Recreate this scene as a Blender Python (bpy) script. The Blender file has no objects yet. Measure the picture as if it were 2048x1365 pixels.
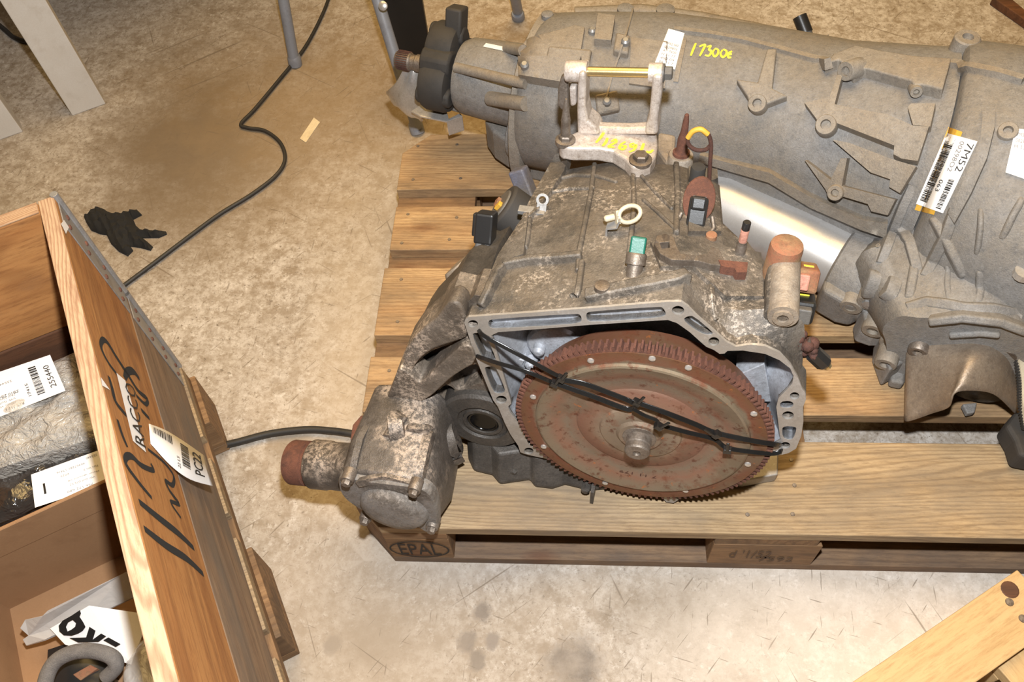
import bpy, bmesh, math, random
from mathutils import Vector, Matrix, geometry
from mathutils.bvhtree import BVHTree
random.seed(7)
sc = bpy.context.scene
COL = sc.collection
# ------------------------------------------------------------------ camera
CP = Vector((0.3259, -0.4403, 1.2925))
FPX = 1707.3
RM = (Matrix.Rotation(0.1283, 3, 'Z') @ Matrix.Rotation(0.5882, 3, 'X') @ Matrix.Rotation(-0.1052, 3, 'Z'))
cam_d = bpy.data.cameras.new('camera'); cam = bpy.data.objects.new('camera', cam_d); COL.objects.link(cam)
cam.matrix_world = Matrix.Translation(CP) @ RM.to_4x4()
cam_d.sensor_width = 36.0; cam_d.lens = 36.0 * FPX / 2048.0; cam_d.clip_start = 0.02; cam_d.clip_end = 60
sc.camera = cam
# ------------------------------------------------------------------ light
sc.view_settings.view_transform = 'Standard'; sc.view_settings.look = 'None'
sc.view_settings.gamma = 1.0; sc.view_settings.use_curve_mapping = False
sc.view_settings.exposure = 0.0
wd = bpy.data.worlds.new('hall'); sc.world = wd; wd.use_nodes = True
wd.node_tree.nodes['Background'].inputs[0].default_value = (1.0, 0.76, 0.46, 1)
wd.node_tree.nodes['Background'].inputs[1].default_value = 0.045
def lamp(name, kind, loc, energy, color, size=0.1, target=None, sy=None):
    d = bpy.data.lights.new(name, kind); d.energy = energy; d.color = color
    if kind == 'AREA':
        d.size = size
        if sy: d.shape = 'RECTANGLE'; d.size_y = sy
    else: d.shadow_soft_size = size
    o = bpy.data.objects.new(name, d); COL.objects.link(o); o.location = loc
    if target is not None:
        o.rotation_euler = (Vector(target) - Vector(loc)).to_track_quat('-Z', 'Y').to_euler()
    return o
FLASH = CP + RM @ Vector((0.015, 0.15, 0.0))
lamp('camera_flash', 'POINT', FLASH, 108, (0.95, 0.975, 1.0), 0.02)
lamp('hall_lamp', 'AREA', (0.1, 1.8, 3.6), 165, (1.0, 0.67, 0.27), 3.2, (0.1, 1.6, 0.0))
# ------------------------------------------------------------------ helpers
def V(*a): return Vector(a if len(a) > 1 else a[0])
def ray(u, v): return (RM @ Vector(((u - 1024) / FPX, -(v - 682.5) / FPX, -1.0))).normalized()
def atp(u, v, P, n):
    d = ray(u, v); return CP + d * ((Vector(P) - CP).dot(n) / d.dot(n))
def atz(u, v, z): return atp(u, v, (0, 0, z), Vector((0, 0, 1)))
def lin(c):
    return tuple(((x / 255.0) / 12.92 if x / 255.0 <= 0.04045 else ((x / 255.0 + 0.055) / 1.055) ** 2.4) for x in c) + (1.0,)
def frame(z, xhint=None):
    z = Vector(z).normalized()
    x = Vector(xhint) if xhint is not None else (Vector((0, 0, 1)) if abs(z.z) < .9 else Vector((1, 0, 0)))
    x = (x - z * x.dot(z))
    if x.length < 1e-6: x = Vector((1, 0, 0)) - z * z.x
    x.normalize(); y = z.cross(x)
    return x, y, z
class MB:
    def __init__(s): s.v = []; s.f = []
    def add(s, vs, fs):
        b = len(s.v); s.v += [Vector(p) for p in vs]; s.f += [tuple(i + b for i in f) for f in fs]; return s
    def obox(s, o, ax, ay, az):
        o, ax, ay, az = map(Vector, (o, ax, ay, az))
        vs = [o, o + ax, o + ax + ay, o + ay]; vs += [p + az for p in vs]
        return s.add(vs, [(3, 2, 1, 0), (4, 5, 6, 7), (0, 1, 5, 4), (1, 2, 6, 5), (2, 3, 7, 6), (3, 0, 4, 7)])
    def cbox(s, c, x, y, z, a, b, h):
        c = Vector(c); x = Vector(x) * a; y = Vector(y) * b; z = Vector(z) * h
        return s.obox(c - (x + y + z) / 2, x, y, z)
    def loft(s, rings, cap0=True, cap1=True, closed=True):
        n = len(rings[0]); vs = [p for r in rings for p in r]; fs = []
        for k in range(len(rings) - 1):
            for i in range(n if closed else n - 1):
                j = (i + 1) % n; fs.append((k * n + i, k * n + j, (k + 1) * n + j, (k + 1) * n + i))
        if cap0: fs.append(tuple(range(n))[::-1])
        if cap1: fs.append(tuple(range((len(rings) - 1) * n, len(rings) * n)))
        return s.add(vs, fs)
    def prism(s, poly, vec):
        vec = Vector(vec); return s.loft([[Vector(p) for p in poly], [Vector(p) + vec for p in poly]])
    def lathe(s, prof, o, axis, n=32, xh=None, cap0=True, cap1=True, sy=1.0):
        x, y, z = frame(axis, xh); o = Vector(o); rings = []
        for r, h in prof:
            r = max(r, 1e-5)
            rings.append([o + z * h + (x * math.cos(2 * math.pi * i / n) + y * math.sin(2 * math.pi * i / n) * sy) * r for i in range(n)])
        return s.loft(rings, cap0, cap1)
    def cyl(s, a, b, r, n=20, r2=None):
        a = Vector(a); b = Vector(b); return s.lathe([(r, 0), (r if r2 is None else r2, (b - a).length)], a, b - a, n)
    def tube(s, pts, r, n=10, cap=True, flat=None, nrm=None):
        pts = [Vector(p) for p in pts]; rings = []; up = None
        for i, p in enumerate(pts):
            t = (pts[min(i + 1, len(pts) - 1)] - pts[max(i - 1, 0)])
            if t.length < 1e-7: t = Vector((0, 0, 1))
            t.normalize()
            h = Vector(nrm) if nrm is not None else (up if up is not None else (Vector((0, 0, 1)) if abs(t.z) < .9 else Vector((1, 0, 0))))
            a = h - t * h.dot(t)
            if a.length < 1e-5: a = Vector((1, 0, 0)) - t * t.x
            a.normalize(); b = t.cross(a); up = a
            rr = r[i] if isinstance(r, (list, tuple)) else r
            fa, fb = (rr, rr) if flat is None else (flat[0], flat[1])
            if flat is None: rings.append([p + (a * math.cos(2 * math.pi * k / n) + b * math.sin(2 * math.pi * k / n)) * rr for k in range(n)])
            else: rings.append([p + a * fa + b * fb, p - a * fa + b * fb, p - a * fa - b * fb, p + a * fa - b * fb])
        return s.loft(rings, cap, cap)
    def sphere(s, c, r, n=16, m=10, sx=(1, 0, 0), sy=(0, 1, 0), sz=(0, 0, 1), sc=(1, 1, 1)):
        c = Vector(c); sx, sy, sz = Vector(sx), Vector(sy), Vector(sz); rings = []
        for j in range(m + 1):
            a = -math.pi / 2 + math.pi * j / m; cr = max(math.cos(a), 1e-4)
            rings.append([c + (sx * math.cos(2 * math.pi * i / n) * cr * sc[0] + sy * math.sin(2 * math.pi * i / n) * cr * sc[1] + sz * math.sin(a) * sc[2]) * r for i in range(n)])
        return s.loft(rings)
    def plate(s, outer, holes, fn, t0, t1, back=True):
        """outer / holes: 2D loops, fn(x, y, t) -> world point; a plate with holes between depths t0 and t1"""
        loops = [outer] + list(holes)
        tris = geometry.tessellate_polygon([[Vector((p[0], p[1], 0)) for p in l] for l in loops])
        flat = [p for l in loops for p in l]; n = len(flat)
        vs = [fn(p[0], p[1], t0) for p in flat] + [fn(p[0], p[1], t1) for p in flat]
        fs = [tuple(t) for t in tris]
        if back: fs += [tuple(i + n for i in t[::-1]) for t in tris]
        b = 0
        for l in loops:
            m = len(l)
            for i in range(m):
                j = (i + 1) % m; fs.append((b + i, b + j, b + j + n, b + i + n))
            b += m
        return s.add(vs, fs)
    def bvh(s): return BVHTree.FromPolygons([tuple(p) for p in s.v], s.f)
    def parts(s):
        """the connected pieces of this mesh, each as a mesh of its own"""
        par = list(range(len(s.v)))
        def find(i):
            while par[i] != i: par[i] = par[par[i]]; i = par[i]
            return i
        for f in s.f:
            for i in f[1:]: par[find(i)] = find(f[0])
        grp = {}
        for f in s.f: grp.setdefault(find(f[0]), []).append(f)
        out = []
        for fs in grp.values():
            idx = sorted({i for f in fs for i in f}); mp = {i: k for k, i in enumerate(idx)}; m = MB(); m.add([s.v[i].copy() for i in idx], [tuple(mp[i] for i in f) for f in fs]); out.append(m)
        return out
    def each(s, name, mat, parent=None, **kw): return [m.build(name, mat, parent, **kw) for m in s.parts()]
    def build(s, name, mat, parent=None, smooth=None, bevel=None, seg=2, label=None, weld=False):
        org = Vector((0, 0, 0)); top = parent
        while top is not None and top.parent is not None: top = top.parent
        if top is not None: org = top.location
        me = bpy.data.meshes.new(name)
        me.from_pydata([tuple(p - org) for p in s.v], [], s.f)
        bm = bmesh.new(); bm.from_mesh(me)
        if weld: bmesh.ops.remove_doubles(bm, verts=bm.verts, dist=1e-5)
        bmesh.ops.recalc_face_normals(bm, faces=bm.faces); bm.to_mesh(me); bm.free()
        if smooth is not None:
            me.shade_smooth(); me.set_sharp_from_angle(angle=math.radians(smooth))
        me.materials.append(MT[mat] if isinstance(mat, str) else mat)
        o = bpy.data.objects.new(name, me); COL.objects.link(o)
        if parent is not None: o.parent = parent
        if bevel:
            m = o.modifiers.new('bevel', 'BEVEL'); m.width = bevel; m.segments = seg; m.limit_method = 'ANGLE'; m.angle_limit = math.radians(38)
            m.use_clamp_overlap = True
        if label: o['label'] = label
        return o
def tag(o, label, cat, group=None, kind=None):
    if label: o['label'] = label
    if cat: o['category'] = cat
    if group: o['group'] = group
    if kind: o['kind'] = kind
    return o
def empty(name, loc, label=None, cat=None, group=None):
    o = bpy.data.objects.new(name, None); COL.objects.link(o); o.location = Vector(loc); o.empty_display_size = .05
    return tag(o, label, cat, group)
def lbox(name, M, size, mat, parent, bevel=.0015):
    """a board: a box in its own axes (x along the grain) placed by the matrix M (world)"""
    a, b, c = size
    mb = MB().obox((-a / 2, -b / 2, -c / 2), (a, 0, 0), (0, b, 0), (0, 0, c))
    me_o = mb.build(name, mat, None, bevel=bevel)
    org = parent.location if parent is not None else Vector((0, 0, 0))
    p = parent
    while p is not None and p.parent is not None: p = p.parent; org = p.location
    me_o.parent = parent
    me_o.matrix_local = Matrix.Translation(-org) @ M
    return me_o
def placed(src, name, M, parent):
    """a copy of a piece (sharing its mesh) placed by the world matrix M under parent"""
    o = src.copy(); o.name = name; COL.objects.link(o); o.parent = parent
    top = parent
    while top.parent is not None: top = top.parent
    o.matrix_local = Matrix.Translation(-top.location) @ M
    return o
def mat_from(o, x, y, z):
    M = Matrix.Identity(4)
    for i in range(3): M[i][0] = x[i]; M[i][1] = y[i]; M[i][2] = z[i]; M[i][3] = o[i]
    return M
def resample(poly, step, closed=True):
    out = []; n = len(poly)
    for i in range(n if closed else n - 1):
        a = Vector(poly[i]); b = Vector(poly[(i + 1) % n]); k = max(1, int(round((b - a).length / step)))
        out += [tuple(a.lerp(b, j / k)) for j in range(k)]
    if not closed: out.append(tuple(poly[-1]))
    return out
def smoothpoly(pts, it=1, closed=True):
    pts = [Vector(p) for p in pts]
    for _ in range(it):
        q = []; n = len(pts)
        for i in range(n if closed else n - 1):
            a = pts[i]; b = pts[(i + 1) % n]; q += [a.lerp(b, .25), a.lerp(b, .75)]
        if not closed: q = [pts[0]] + q[1:-1] + [pts[-1]]
        pts = q
    return [tuple(p) for p in pts]
def inside(p, poly):
    r = False; n = len(poly); j = n - 1
    for i in range(n):
        if (poly[i][1] > p[1]) != (poly[j][1] > p[1]) and p[0] < (poly[j][0] - poly[i][0]) * (p[1] - poly[i][1]) / (poly[j][1] - poly[i][1]) + poly[i][0]: r = not r
        j = i
    return r
def star(poly, n=72, c=None):
    """resample a star-shaped 2D polygon at n equal angles about c"""
    if c is None: c = (sum(p[0] for p in poly) / len(poly), sum(p[1] for p in poly) / len(poly))
    out = []
    for k in range(n):
        a = 2 * math.pi * k / n; d = (math.cos(a), math.sin(a)); best = 0
        for i in range(len(poly)):
            p = poly[i]; q = poly[(i + 1) % len(poly)]
            ex, ey = q[0] - p[0], q[1] - p[1]; den = d[0] * ey - d[1] * ex
            if abs(den) < 1e-12: continue
            t = ((p[0] - c[0]) * ey - (p[1] - c[1]) * ex) / den; s_ = ((p[0] - c[0]) * d[1] - (p[1] - c[1]) * d[0]) / den
            if t > best and -1e-9 <= s_ <= 1 + 1e-9: best = t
        out.append((c[0] + d[0] * best, c[1] + d[1] * best))
    return out
def catmull(pts, k=8):
    pts = [Vector(p) for p in pts]; out = []
    for i in range(len(pts) - 1):
        p0 = pts[max(i - 1, 0)]; p1 = pts[i]; p2 = pts[i + 1]; p3 = pts[min(i + 2, len(pts) - 1)]
        for j in range(k):
            t = j / k
            out.append(.5 * ((2 * p1) + (p2 - p0) * t + (2 * p0 - 5 * p1 + 4 * p2 - p3) * t * t + (3 * p1 - p0 - 3 * p2 + p3) * t ** 3))
    out.append(pts[-1]); return out
class Surf:
    """cast rays of sight onto a built casting, to seat bosses, ribs and stickers on its real surface"""
    def __init__(s, *mbs): s.t = [m.bvh() for m in mbs]; s.last = None
    def addmb(s, mb): s.t.append(mb.bvh())
    def hit(s, u, v):
        d = ray(u, v); best = None
        for t in s.t:
            p, n, i, dist = t.ray_cast(CP, d)
            if p is not None and (best is None or dist < best[2]): best = (p, n if n.dot(d) < 0 else -n, dist)
        if best is None:
            if s.last is None:
                q = s.t[0].find_nearest(CP + d * 1.2); s.last = (q[0], Vector((0, 0, 1)))
            P, N = s.last; q = atp(u, v, P, N if abs(N.dot(d)) > .25 else -d); return q, N
        s.last = (best[0], best[1]); return best[0], best[1]
def pad(mb, S, px, h, dirv=None, sink=.012, step=9, holes=(), up=.35):
    """a raised web / pad of thickness h whose outline is px, standing on the surface S"""
    loops = [resample(px, step)] + [resample(q, step) for q in holes]
    pts = []; edges = []
    for l in loops:
        b = len(pts); pts += l; edges += [(b + i, b + (i + 1) % len(l)) for i in range(len(l))]
    x0 = min(p[0] for p in px); x1 = max(p[0] for p in px); y0 = min(p[1] for p in px); y1 = max(p[1] for p in px)
    g = step * 1.6; yy = y0 + g
    while yy < y1:
        xx = x0 + g
        while xx < x1:
            p = (xx, yy)
            if inside(p, px) and not any(inside(p, q) for q in holes) and min((Vector(p) - Vector(q)).length for q in pts[:edges[-1][0] + 1]) > step * .7: pts.append(p)
            xx += g
        yy += g
    vs, es, fs, *_ = geometry.delaunay_2d_cdt([Vector(p) for p in pts], edges, [], 0, 1e-4)
    tri = []
    for f in fs:
        c = (sum(vs[i][0] for i in f) / len(f), sum(vs[i][1] for i in f) / len(f))
        if inside(c, px) and not any(inside(c, q) for q in holes): tri.append(tuple(f))
    H = [S.hit(p[0], p[1]) for p in vs]
    if dirv is None:
        n = sum((q[1] for q in H), Vector()).normalized()
        dirv = (n * (1 - up) + Vector((0, 0, 1)) * up).normalized()
    top = [q[0] + dirv * h for q in H]; bot = [q[0] - dirv * sink for q in H]
    n = len(vs); cnt = {}
    for f in tri:
        for i in range(3):
            e = (f[i], f[(i + 1) % 3]); k = (min(e), max(e)); cnt.setdefault(k, []).append(e)
    fs2 = list(tri) + [(e[0][1], e[0][0], e[0][0] + n, e[0][1] + n) for e in cnt.values() if len(e) == 1]
    mb.add(top + bot, fs2); return dirv
def rib(mb, S, px, h, th, dirv=None, step=10, sink=.01, taper=False):
    """a thin raised rib following a pixel polyline on the surface S"""
    pp = resample(px, step, False); H = [S.hit(*p) for p in pp]
    P = [q[0] for q in H]; rings = []
    for i in range(len(P)):
        t = (P[min(i + 1, len(P) - 1)] - P[max(i - 1, 0)]).normalized(); n = (dirv or H[i][1]); s_ = t.cross(n)
        if s_.length < 1e-5: s_ = Vector((1, 0, 0))
        s_.normalize(); n = s_.cross(t).normalized()
        if n.dot(ray(*pp[i])) > 0: n = -n
        k = h * ((1 - abs(2 * i / max(1, len(P) - 1) - 1) ** 3) if taper else 1)
        rings.append([P[i] + s_ * th / 2 - n * sink, P[i] + s_ * th * .36 + n * k, P[i] - s_ * th * .36 + n * k, P[i] - s_ * th / 2 - n * sink])
    mb.loft(rings)
def drape(S, quad, nx, ny, off):
    """grid over a pixel quad (tl, tr, br, bl) laid on the surface"""
    tl, tr, br, bl = [Vector(q) for q in quad]; g = []
    for j in range(ny + 1):
        for i in range(nx + 1):
            a = tl.lerp(tr, i / nx); b = bl.lerp(br, i / nx); p = a.lerp(b, j / ny)
            P, N = S.hit(p[0], p[1]); g.append(P - ray(p[0], p[1]) * off)
    return g
def bil(quad, s, t):
    tl, tr, br, bl = [Vector(q) for q in quad]; return tl.lerp(tr, s).lerp(bl.lerp(br, s), t)
_fc = {}
def text2d(s, bold=0.0):
    """flat triangles of a text, scaled to a unit-wide box: verts (0..1, 0..h), faces, aspect"""
    if (s, bold) in _fc: return _fc[(s, bold)]
    cu = bpy.data.curves.new('t', 'FONT'); cu.body = s; cu.size = 1; cu.resolution_u = 2; cu.offset = bold
    o = bpy.data.objects.new('t', cu); COL.objects.link(o)
    dg = bpy.context.evaluated_depsgraph_get(); me = o.evaluated_get(dg).to_mesh()
    vs = [(v.co.x, v.co.y) for v in me.vertices]; fs = [tuple(p.vertices) for p in me.polygons]
    o.evaluated_get(dg).to_mesh_clear(); bpy.data.objects.remove(o); bpy.data.curves.remove(cu)
    x0 = min(v[0] for v in vs); x1 = max(v[0] for v in vs); y0 = min(v[1] for v in vs); y1 = max(v[1] for v in vs)
    r = ([((v[0] - x0) / (x1 - x0), (v[1] - y0) / (y1 - y0)) for v in vs], fs, (y1 - y0) / (x1 - x0)); _fc[(s, bold)] = r; return r
# ------------------------------------------------------------------ materials
MT = {}
class NT:
    def __init__(s, name):
        m = bpy.data.materials.new(name); m.use_nodes = True; s.m = m; s.t = m.node_tree; s.b = s.t.nodes['Principled BSDF']; MT[name] = m
        s.tc = s.t.nodes.new('ShaderNodeTexCoord'); s.co = s.tc.outputs['Object']
    def n(s, k, **kw):
        x = s.t.nodes.new(k)
        for a, b in kw.items():
            if hasattr(x, a): setattr(x, a, b)
            else: x.inputs[a.replace('_', ' ')].default_value = b
        return x
    def l(s, a, b): s.t.links.new(a, b)
    def noise(s, scale, detail=5, rough=.6, dist=0, co=None):
        x = s.n('ShaderNodeTexNoise'); x.inputs['Scale'].default_value = scale; x.inputs['Detail'].default_value = detail
        x.inputs['Roughness'].default_value = rough; x.inputs['Distortion'].default_value = dist; s.l(co or s.co, x.inputs['Vector']); return x.outputs[0]
    def ramp(s, f, a, b, ca=0., cb=1.):
        x = s.n('ShaderNodeMapRange'); x.inputs[1].default_value = a; x.inputs[2].default_value = b; x.inputs[3].default_value = ca; x.inputs[4].default_value = cb
        s.l(f, x.inputs[0]); return x.outputs[0]
    def mix(s, f, a, b, mode='MIX'):
        x = s.n('ShaderNodeMix'); x.data_type = 'RGBA'; x.blend_type = mode
        for v, i in ((f, 0), (a, 6), (b, 7)):
            if isinstance(v, (int, float)): x.inputs[i].default_value = v
            elif isinstance(v, (tuple, list)): x.inputs[i].default_value = v
            else: s.l(v, x.inputs[i])
        return x.outputs[2]
    def math(s, op, a, b=None):
        x = s.n('ShaderNodeMath'); x.operation = op
        for v, i in ((a, 0), (b, 1)):
            if v is None: continue
            if isinstance(v, (int, float)): x.inputs[i].default_value = v
            else: s.l(v, x.inputs[i])
        return x.outputs[0]
    def bump(s, f, strength, dist=.002):
        x = s.n('ShaderNodeBump'); x.inputs['Strength'].default_value = strength; x.inputs['Distance'].default_value = dist
        s.l(f, x.inputs['Height']); s.l(x.outputs[0], s.b.inputs['Normal'])
    def mapping(s, scale, rnd=True, rot=None):
        x = s.n('ShaderNodeMapping'); x.inputs['Scale'].default_value = scale
        if rot: x.inputs['Rotation'].default_value = rot
        if rnd:
            oi = s.n('ShaderNodeObjectInfo'); m = s.math('MULTIPLY', oi.outputs['Random'], 37.0)
            a = s.n('ShaderNodeVectorMath'); a.operation = 'ADD'; s.l(s.co, a.inputs[0]); s.l(m, a.inputs[1]); s.l(a.outputs[0], x.inputs['Vector'])
        else: s.l(s.co, x.inputs['Vector'])
        return x.outputs[0]
    def out(s, col, rough=.6, metal=0., spec=.5):
        if isinstance(col, tuple): s.b.inputs['Base Color'].default_value = col
        else: s.l(col, s.b.inputs['Base Color'])
        if isinstance(rough, (int, float)): s.b.inputs['Roughness'].default_value = rough
        else: s.l(rough, s.b.inputs['Roughness'])
        if isinstance(metal, (int, float)): s.b.inputs['Metallic'].default_value = metal
        else: s.l(metal, s.b.inputs['Metallic'])
        s.b.inputs['Specular IOR Level'].default_value = spec
        return s.m
def cast(name, c, dirt, dark, rough=.6, metal=.35, k=1., speck=None, sp=(.62, .72), d1=(.42, .62), d2=(.52, .7), bs=.35, pm=(.2, .3)):
    s = NT(name); c, dirt, dark = lin(c), lin(dirt), lin(dark)
    x = s.mix(s.ramp(s.noise(9 * k, 6), *d1), c, dirt)
    x = s.mix(s.ramp(s.noise(22 * k, 8, .7), *d2), x, dark)
    f = s.noise(420 * k, 3, .7)
    if bs > .12:
        x = s.mix(s.ramp(s.noise(75 * k, 5, .75), .45, .68, 0, .6), x, s.mix(.35, dark, dirt))
        x = s.mix(s.ramp(s.noise(160 * k, 4, .8), .52, .70, 0, .7), x, dark)
        x = s.mix(s.ramp(s.noise(130 * k, 4, .8), .56, .72, 0, .5), x, tuple(min(1., v * 1.45) for v in c[:3]) + (1.,))
    x = s.mix(s.ramp(f, .35, .68, .0, .55), x, s.mix(.5, dirt, dark))
    if speck:
        g = s.math('MULTIPLY', s.ramp(s.noise(150 * k, 5, .8), *sp), s.ramp(s.noise(14 * k, 4, .6), *pm)); x = s.mix(g, x, lin(speck))
    s.bump(f, bs, .0015); return s.out(x, rough, metal)
cast('cast_dusty', (160, 150, 138), (150, 130, 106), (100, 94, 88), .62, .25, bs=.5)
cast('cast_rear', (139, 136, 133), (136, 127, 115), (88, 88, 89), .66, .2, d2=(.56, .8), bs=.6)
cast('cast_rear_web', (150, 142, 131), (146, 132, 114), (100, 96, 92), .66, .2, d2=(.56, .8), bs=.6)
cast('cast_front', (122, 115, 107), (110, 99, 86), (66, 63, 60), .55, .3, speck=(176, 163, 149), sp=(.50, .62), pm=(.46, .62), bs=.6, d2=(.47, .64))
cast('cast_side', (124, 114, 103), (102, 90, 77), (64, 58, 53), .55, .25, speck=(186, 168, 150), sp=(.46, .58), pm=(.46, .6), bs=.6)
cast('cast_dark', (92, 86, 80), (74, 68, 62), (50, 48, 46), .5, .3, bs=.4)
cast('cast_blotch', (106, 99, 93), (86, 78, 70), (58, 53, 49), .5, .3, speck=(164, 149, 135), sp=(.44, .56), pm=(.48, .60), bs=.6)
cast('cast_pale', (138, 135, 132), (112, 102, 92), (84, 77, 70), .6, .2, speck=(138, 130, 122), sp=(.5, .64), d2=(.46, .60))
cast('alu_flange', (170, 166, 162), (156, 148, 138), (138, 132, 124), .45, .35, d2=(.6, .9), bs=.15)
cast('alu_inner', (186, 190, 198), (164, 166, 170), (112, 110, 110), .42, .3, bs=.2, d2=(.6, .85))
cast('alu_bracket', (214, 204, 196), (200, 186, 172), (120, 100, 84), .42, .35, d2=(.62, .74), speck=(96, 78, 62), sp=(.68, .74), bs=.3)
cast('shield_metal', (158, 144, 128), (146, 126, 104), (112, 100, 90), .48, .5, bs=.3)
cast('tube_alu', (206, 204, 202), (198, 195, 192), (184, 178, 172), .34, .6, bs=.05)
cast('bright_steel', (205, 201, 196), (184, 178, 170), (140, 130, 120), .3, .6, bs=.05)
cast('galvanised', (160, 158, 156), (142, 140, 138), (114, 108, 102), .42, .45, bs=.1)
cast('steel_dull', (142, 132, 122), (120, 108, 96), (82, 70, 60), .5, .6)
cast('rust', (118, 74, 56), (100, 62, 46), (70, 46, 38), .85, .05, k=2., bs=.7)
cast('rust_dark', (98, 62, 48), (80, 48, 38), (56, 40, 36), .8, .1, k=2., bs=.7)
cast('rust_bright', (150, 92, 66), (150, 128, 92), (98, 60, 46), .85, .05, k=2., bs=.5)
cast('rubber', (50, 47, 44), (58, 53, 48), (40, 38, 36), .75, 0., bs=.1)
cast('plastic_black', (34, 33, 33), (42, 40, 38), (26, 26, 26), .32, 0., bs=.05)
cast('tie_black', (26, 25, 24), (34, 32, 30), (20, 20, 20), .25, 0., bs=.05)
cast('cloth_black', (30, 29, 28), (38, 36, 34), (22, 22, 22), .95, 0., bs=.11)
cast('cable_black', (44, 42, 40), (52, 48, 44), (34, 33, 32), .55, 0., bs=.1)
cast('plastic_grey', (88, 86, 84), (104, 98, 90), (70, 68, 66), .5, 0.)
cast('plastic_blue', (92, 96, 116), (100, 92, 84), (70, 70, 80), .5, 0.)
cast('plastic_green', (8, 96, 78), (12, 88, 72), (30, 84, 70), .4, 0., bs=.1)
cast('plastic_pink', (206, 150, 130), (180, 120, 100), (120, 80, 66), .6, 0.)
cast('plastic_white', (200, 188, 164), (190, 176, 150), (172, 156, 130), .45, 0., bs=.1)
cast('paint_white', (218, 212, 202), (212, 204, 192), (198, 188, 174), .5, 0., bs=.05)
cast('paint_grey', (140, 142, 148), (132, 134, 140), (112, 112, 116), .45, .1, bs=.05)
cast('paint_black', (22, 21, 20), (26, 25, 24), (18, 18, 18), .5, 0., bs=.05)
cast('gold_zinc', (214, 186, 130), (196, 188, 150), (150, 120, 80), .28, .85, bs=.05)
cast('foam_grey', (128, 122, 116), (110, 104, 100), (92, 88, 84), .9, 0., k=2., bs=.9)
cast('paper', (240, 236, 232), (236, 232, 228), (226, 222, 218), .7, 0., bs=.02, d2=(.7, .9))
cast('paper_yellow', (214, 168, 62), (200, 152, 54), (170, 130, 60), .6, 0., bs=.05)
cast('tape_cream', (232, 214, 178), (224, 204, 166), (206, 186, 150), .7, 0.)
cast('ink', (18, 17, 17), (22, 21, 21), (15, 15, 15), .6, 0., bs=.01)
cast('ink_grey', (120, 118, 118), (110, 108, 108), (130, 128, 128), .6, 0., bs=.01)
cast('paint_yellow', (232, 222, 62), (220, 206, 60), (200, 184, 80), .6, 0., bs=.05)
cast('marker', (9, 7, 6), (11, 9, 7), (7, 6, 5), .95, 0., bs=.02)
cast('burn', (30, 22, 16), (36, 27, 19), (26, 20, 15), .8, 0., bs=.02)
cast('cardboard', (150, 114, 80), (145, 109, 75), (134, 99, 67), .8, 0., bs=.1)  # darkened: the shade inside the box is put into this brown
cast('burn_faint', (84, 63, 44), (92, 70, 50), (74, 56, 40), .8, 0., bs=.02)
cast('concrete_dust', (220, 200, 170), (190, 170, 140), (150, 130, 104), .9, 0.)
# torque converter plate: rust in rings about its own axis (object z)
def disc_mat():
    s = NT('converter_rust'); sx = s.n('ShaderNodeSeparateXYZ'); s.l(s.co, sx.inputs[0])
    r = s.math('SQRT', s.math('ADD', s.math('POWER', sx.outputs[0], 2.), s.math('POWER', sx.outputs[1], 2.)))
    wob = s.math('ADD', r, s.math('MULTIPLY', s.math('SUBTRACT', s.noise(24, 5), .5), .030))
    cr = s.n('ShaderNodeValToRGB'); s.l(s.math('MULTIPLY', wob, 1 / .165), cr.inputs[0]); e = cr.color_ramp.elements
    st = [(0, (138, 118, 98)), (.2, (128, 112, 94)), (.3, (142, 124, 104)), (.38, (138, 104, 84)), (.46, (134, 96, 78)), (.58, (128, 112, 94)), (.66, (138, 102, 82)), (.74, (130, 112, 92)), (.81, (124, 110, 90)), (.84, (120, 78, 58)), (.92, (112, 78, 54)), (1, (98, 62, 50))]
    e[0].position = st[0][0]; e[0].color = lin(st[0][1]); e[1].position = 1; e[1].color = lin(st[-1][1])
    for p, c in st[1:-1]: q = e.new(p); q.color = lin(c)
    x = cr.outputs[0]
    x = s.mix(s.ramp(s.noise(26, 8, .75), .54, .68, 0, .8), x, lin((116, 64, 42)))
    x = s.mix(s.ramp(s.noise(11, 6), .52, .66, 0, .75), x, lin((112, 96, 76)))
    x = s.mix(s.ramp(s.noise(75, 5, .7), .56, .66, 0, .8), x, lin((92, 50, 32)))
    x = s.mix(s.ramp(s.noise(60, 5, .7), .64, .70, 0, .8), x, lin((178, 104, 52)))
    s.bump(s.noise(300, 4, .7), .35, .001)
    s.out(x, s.ramp(s.noise(20, 4), .3, .7, .42, .75), .35)
disc_mat()
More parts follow.
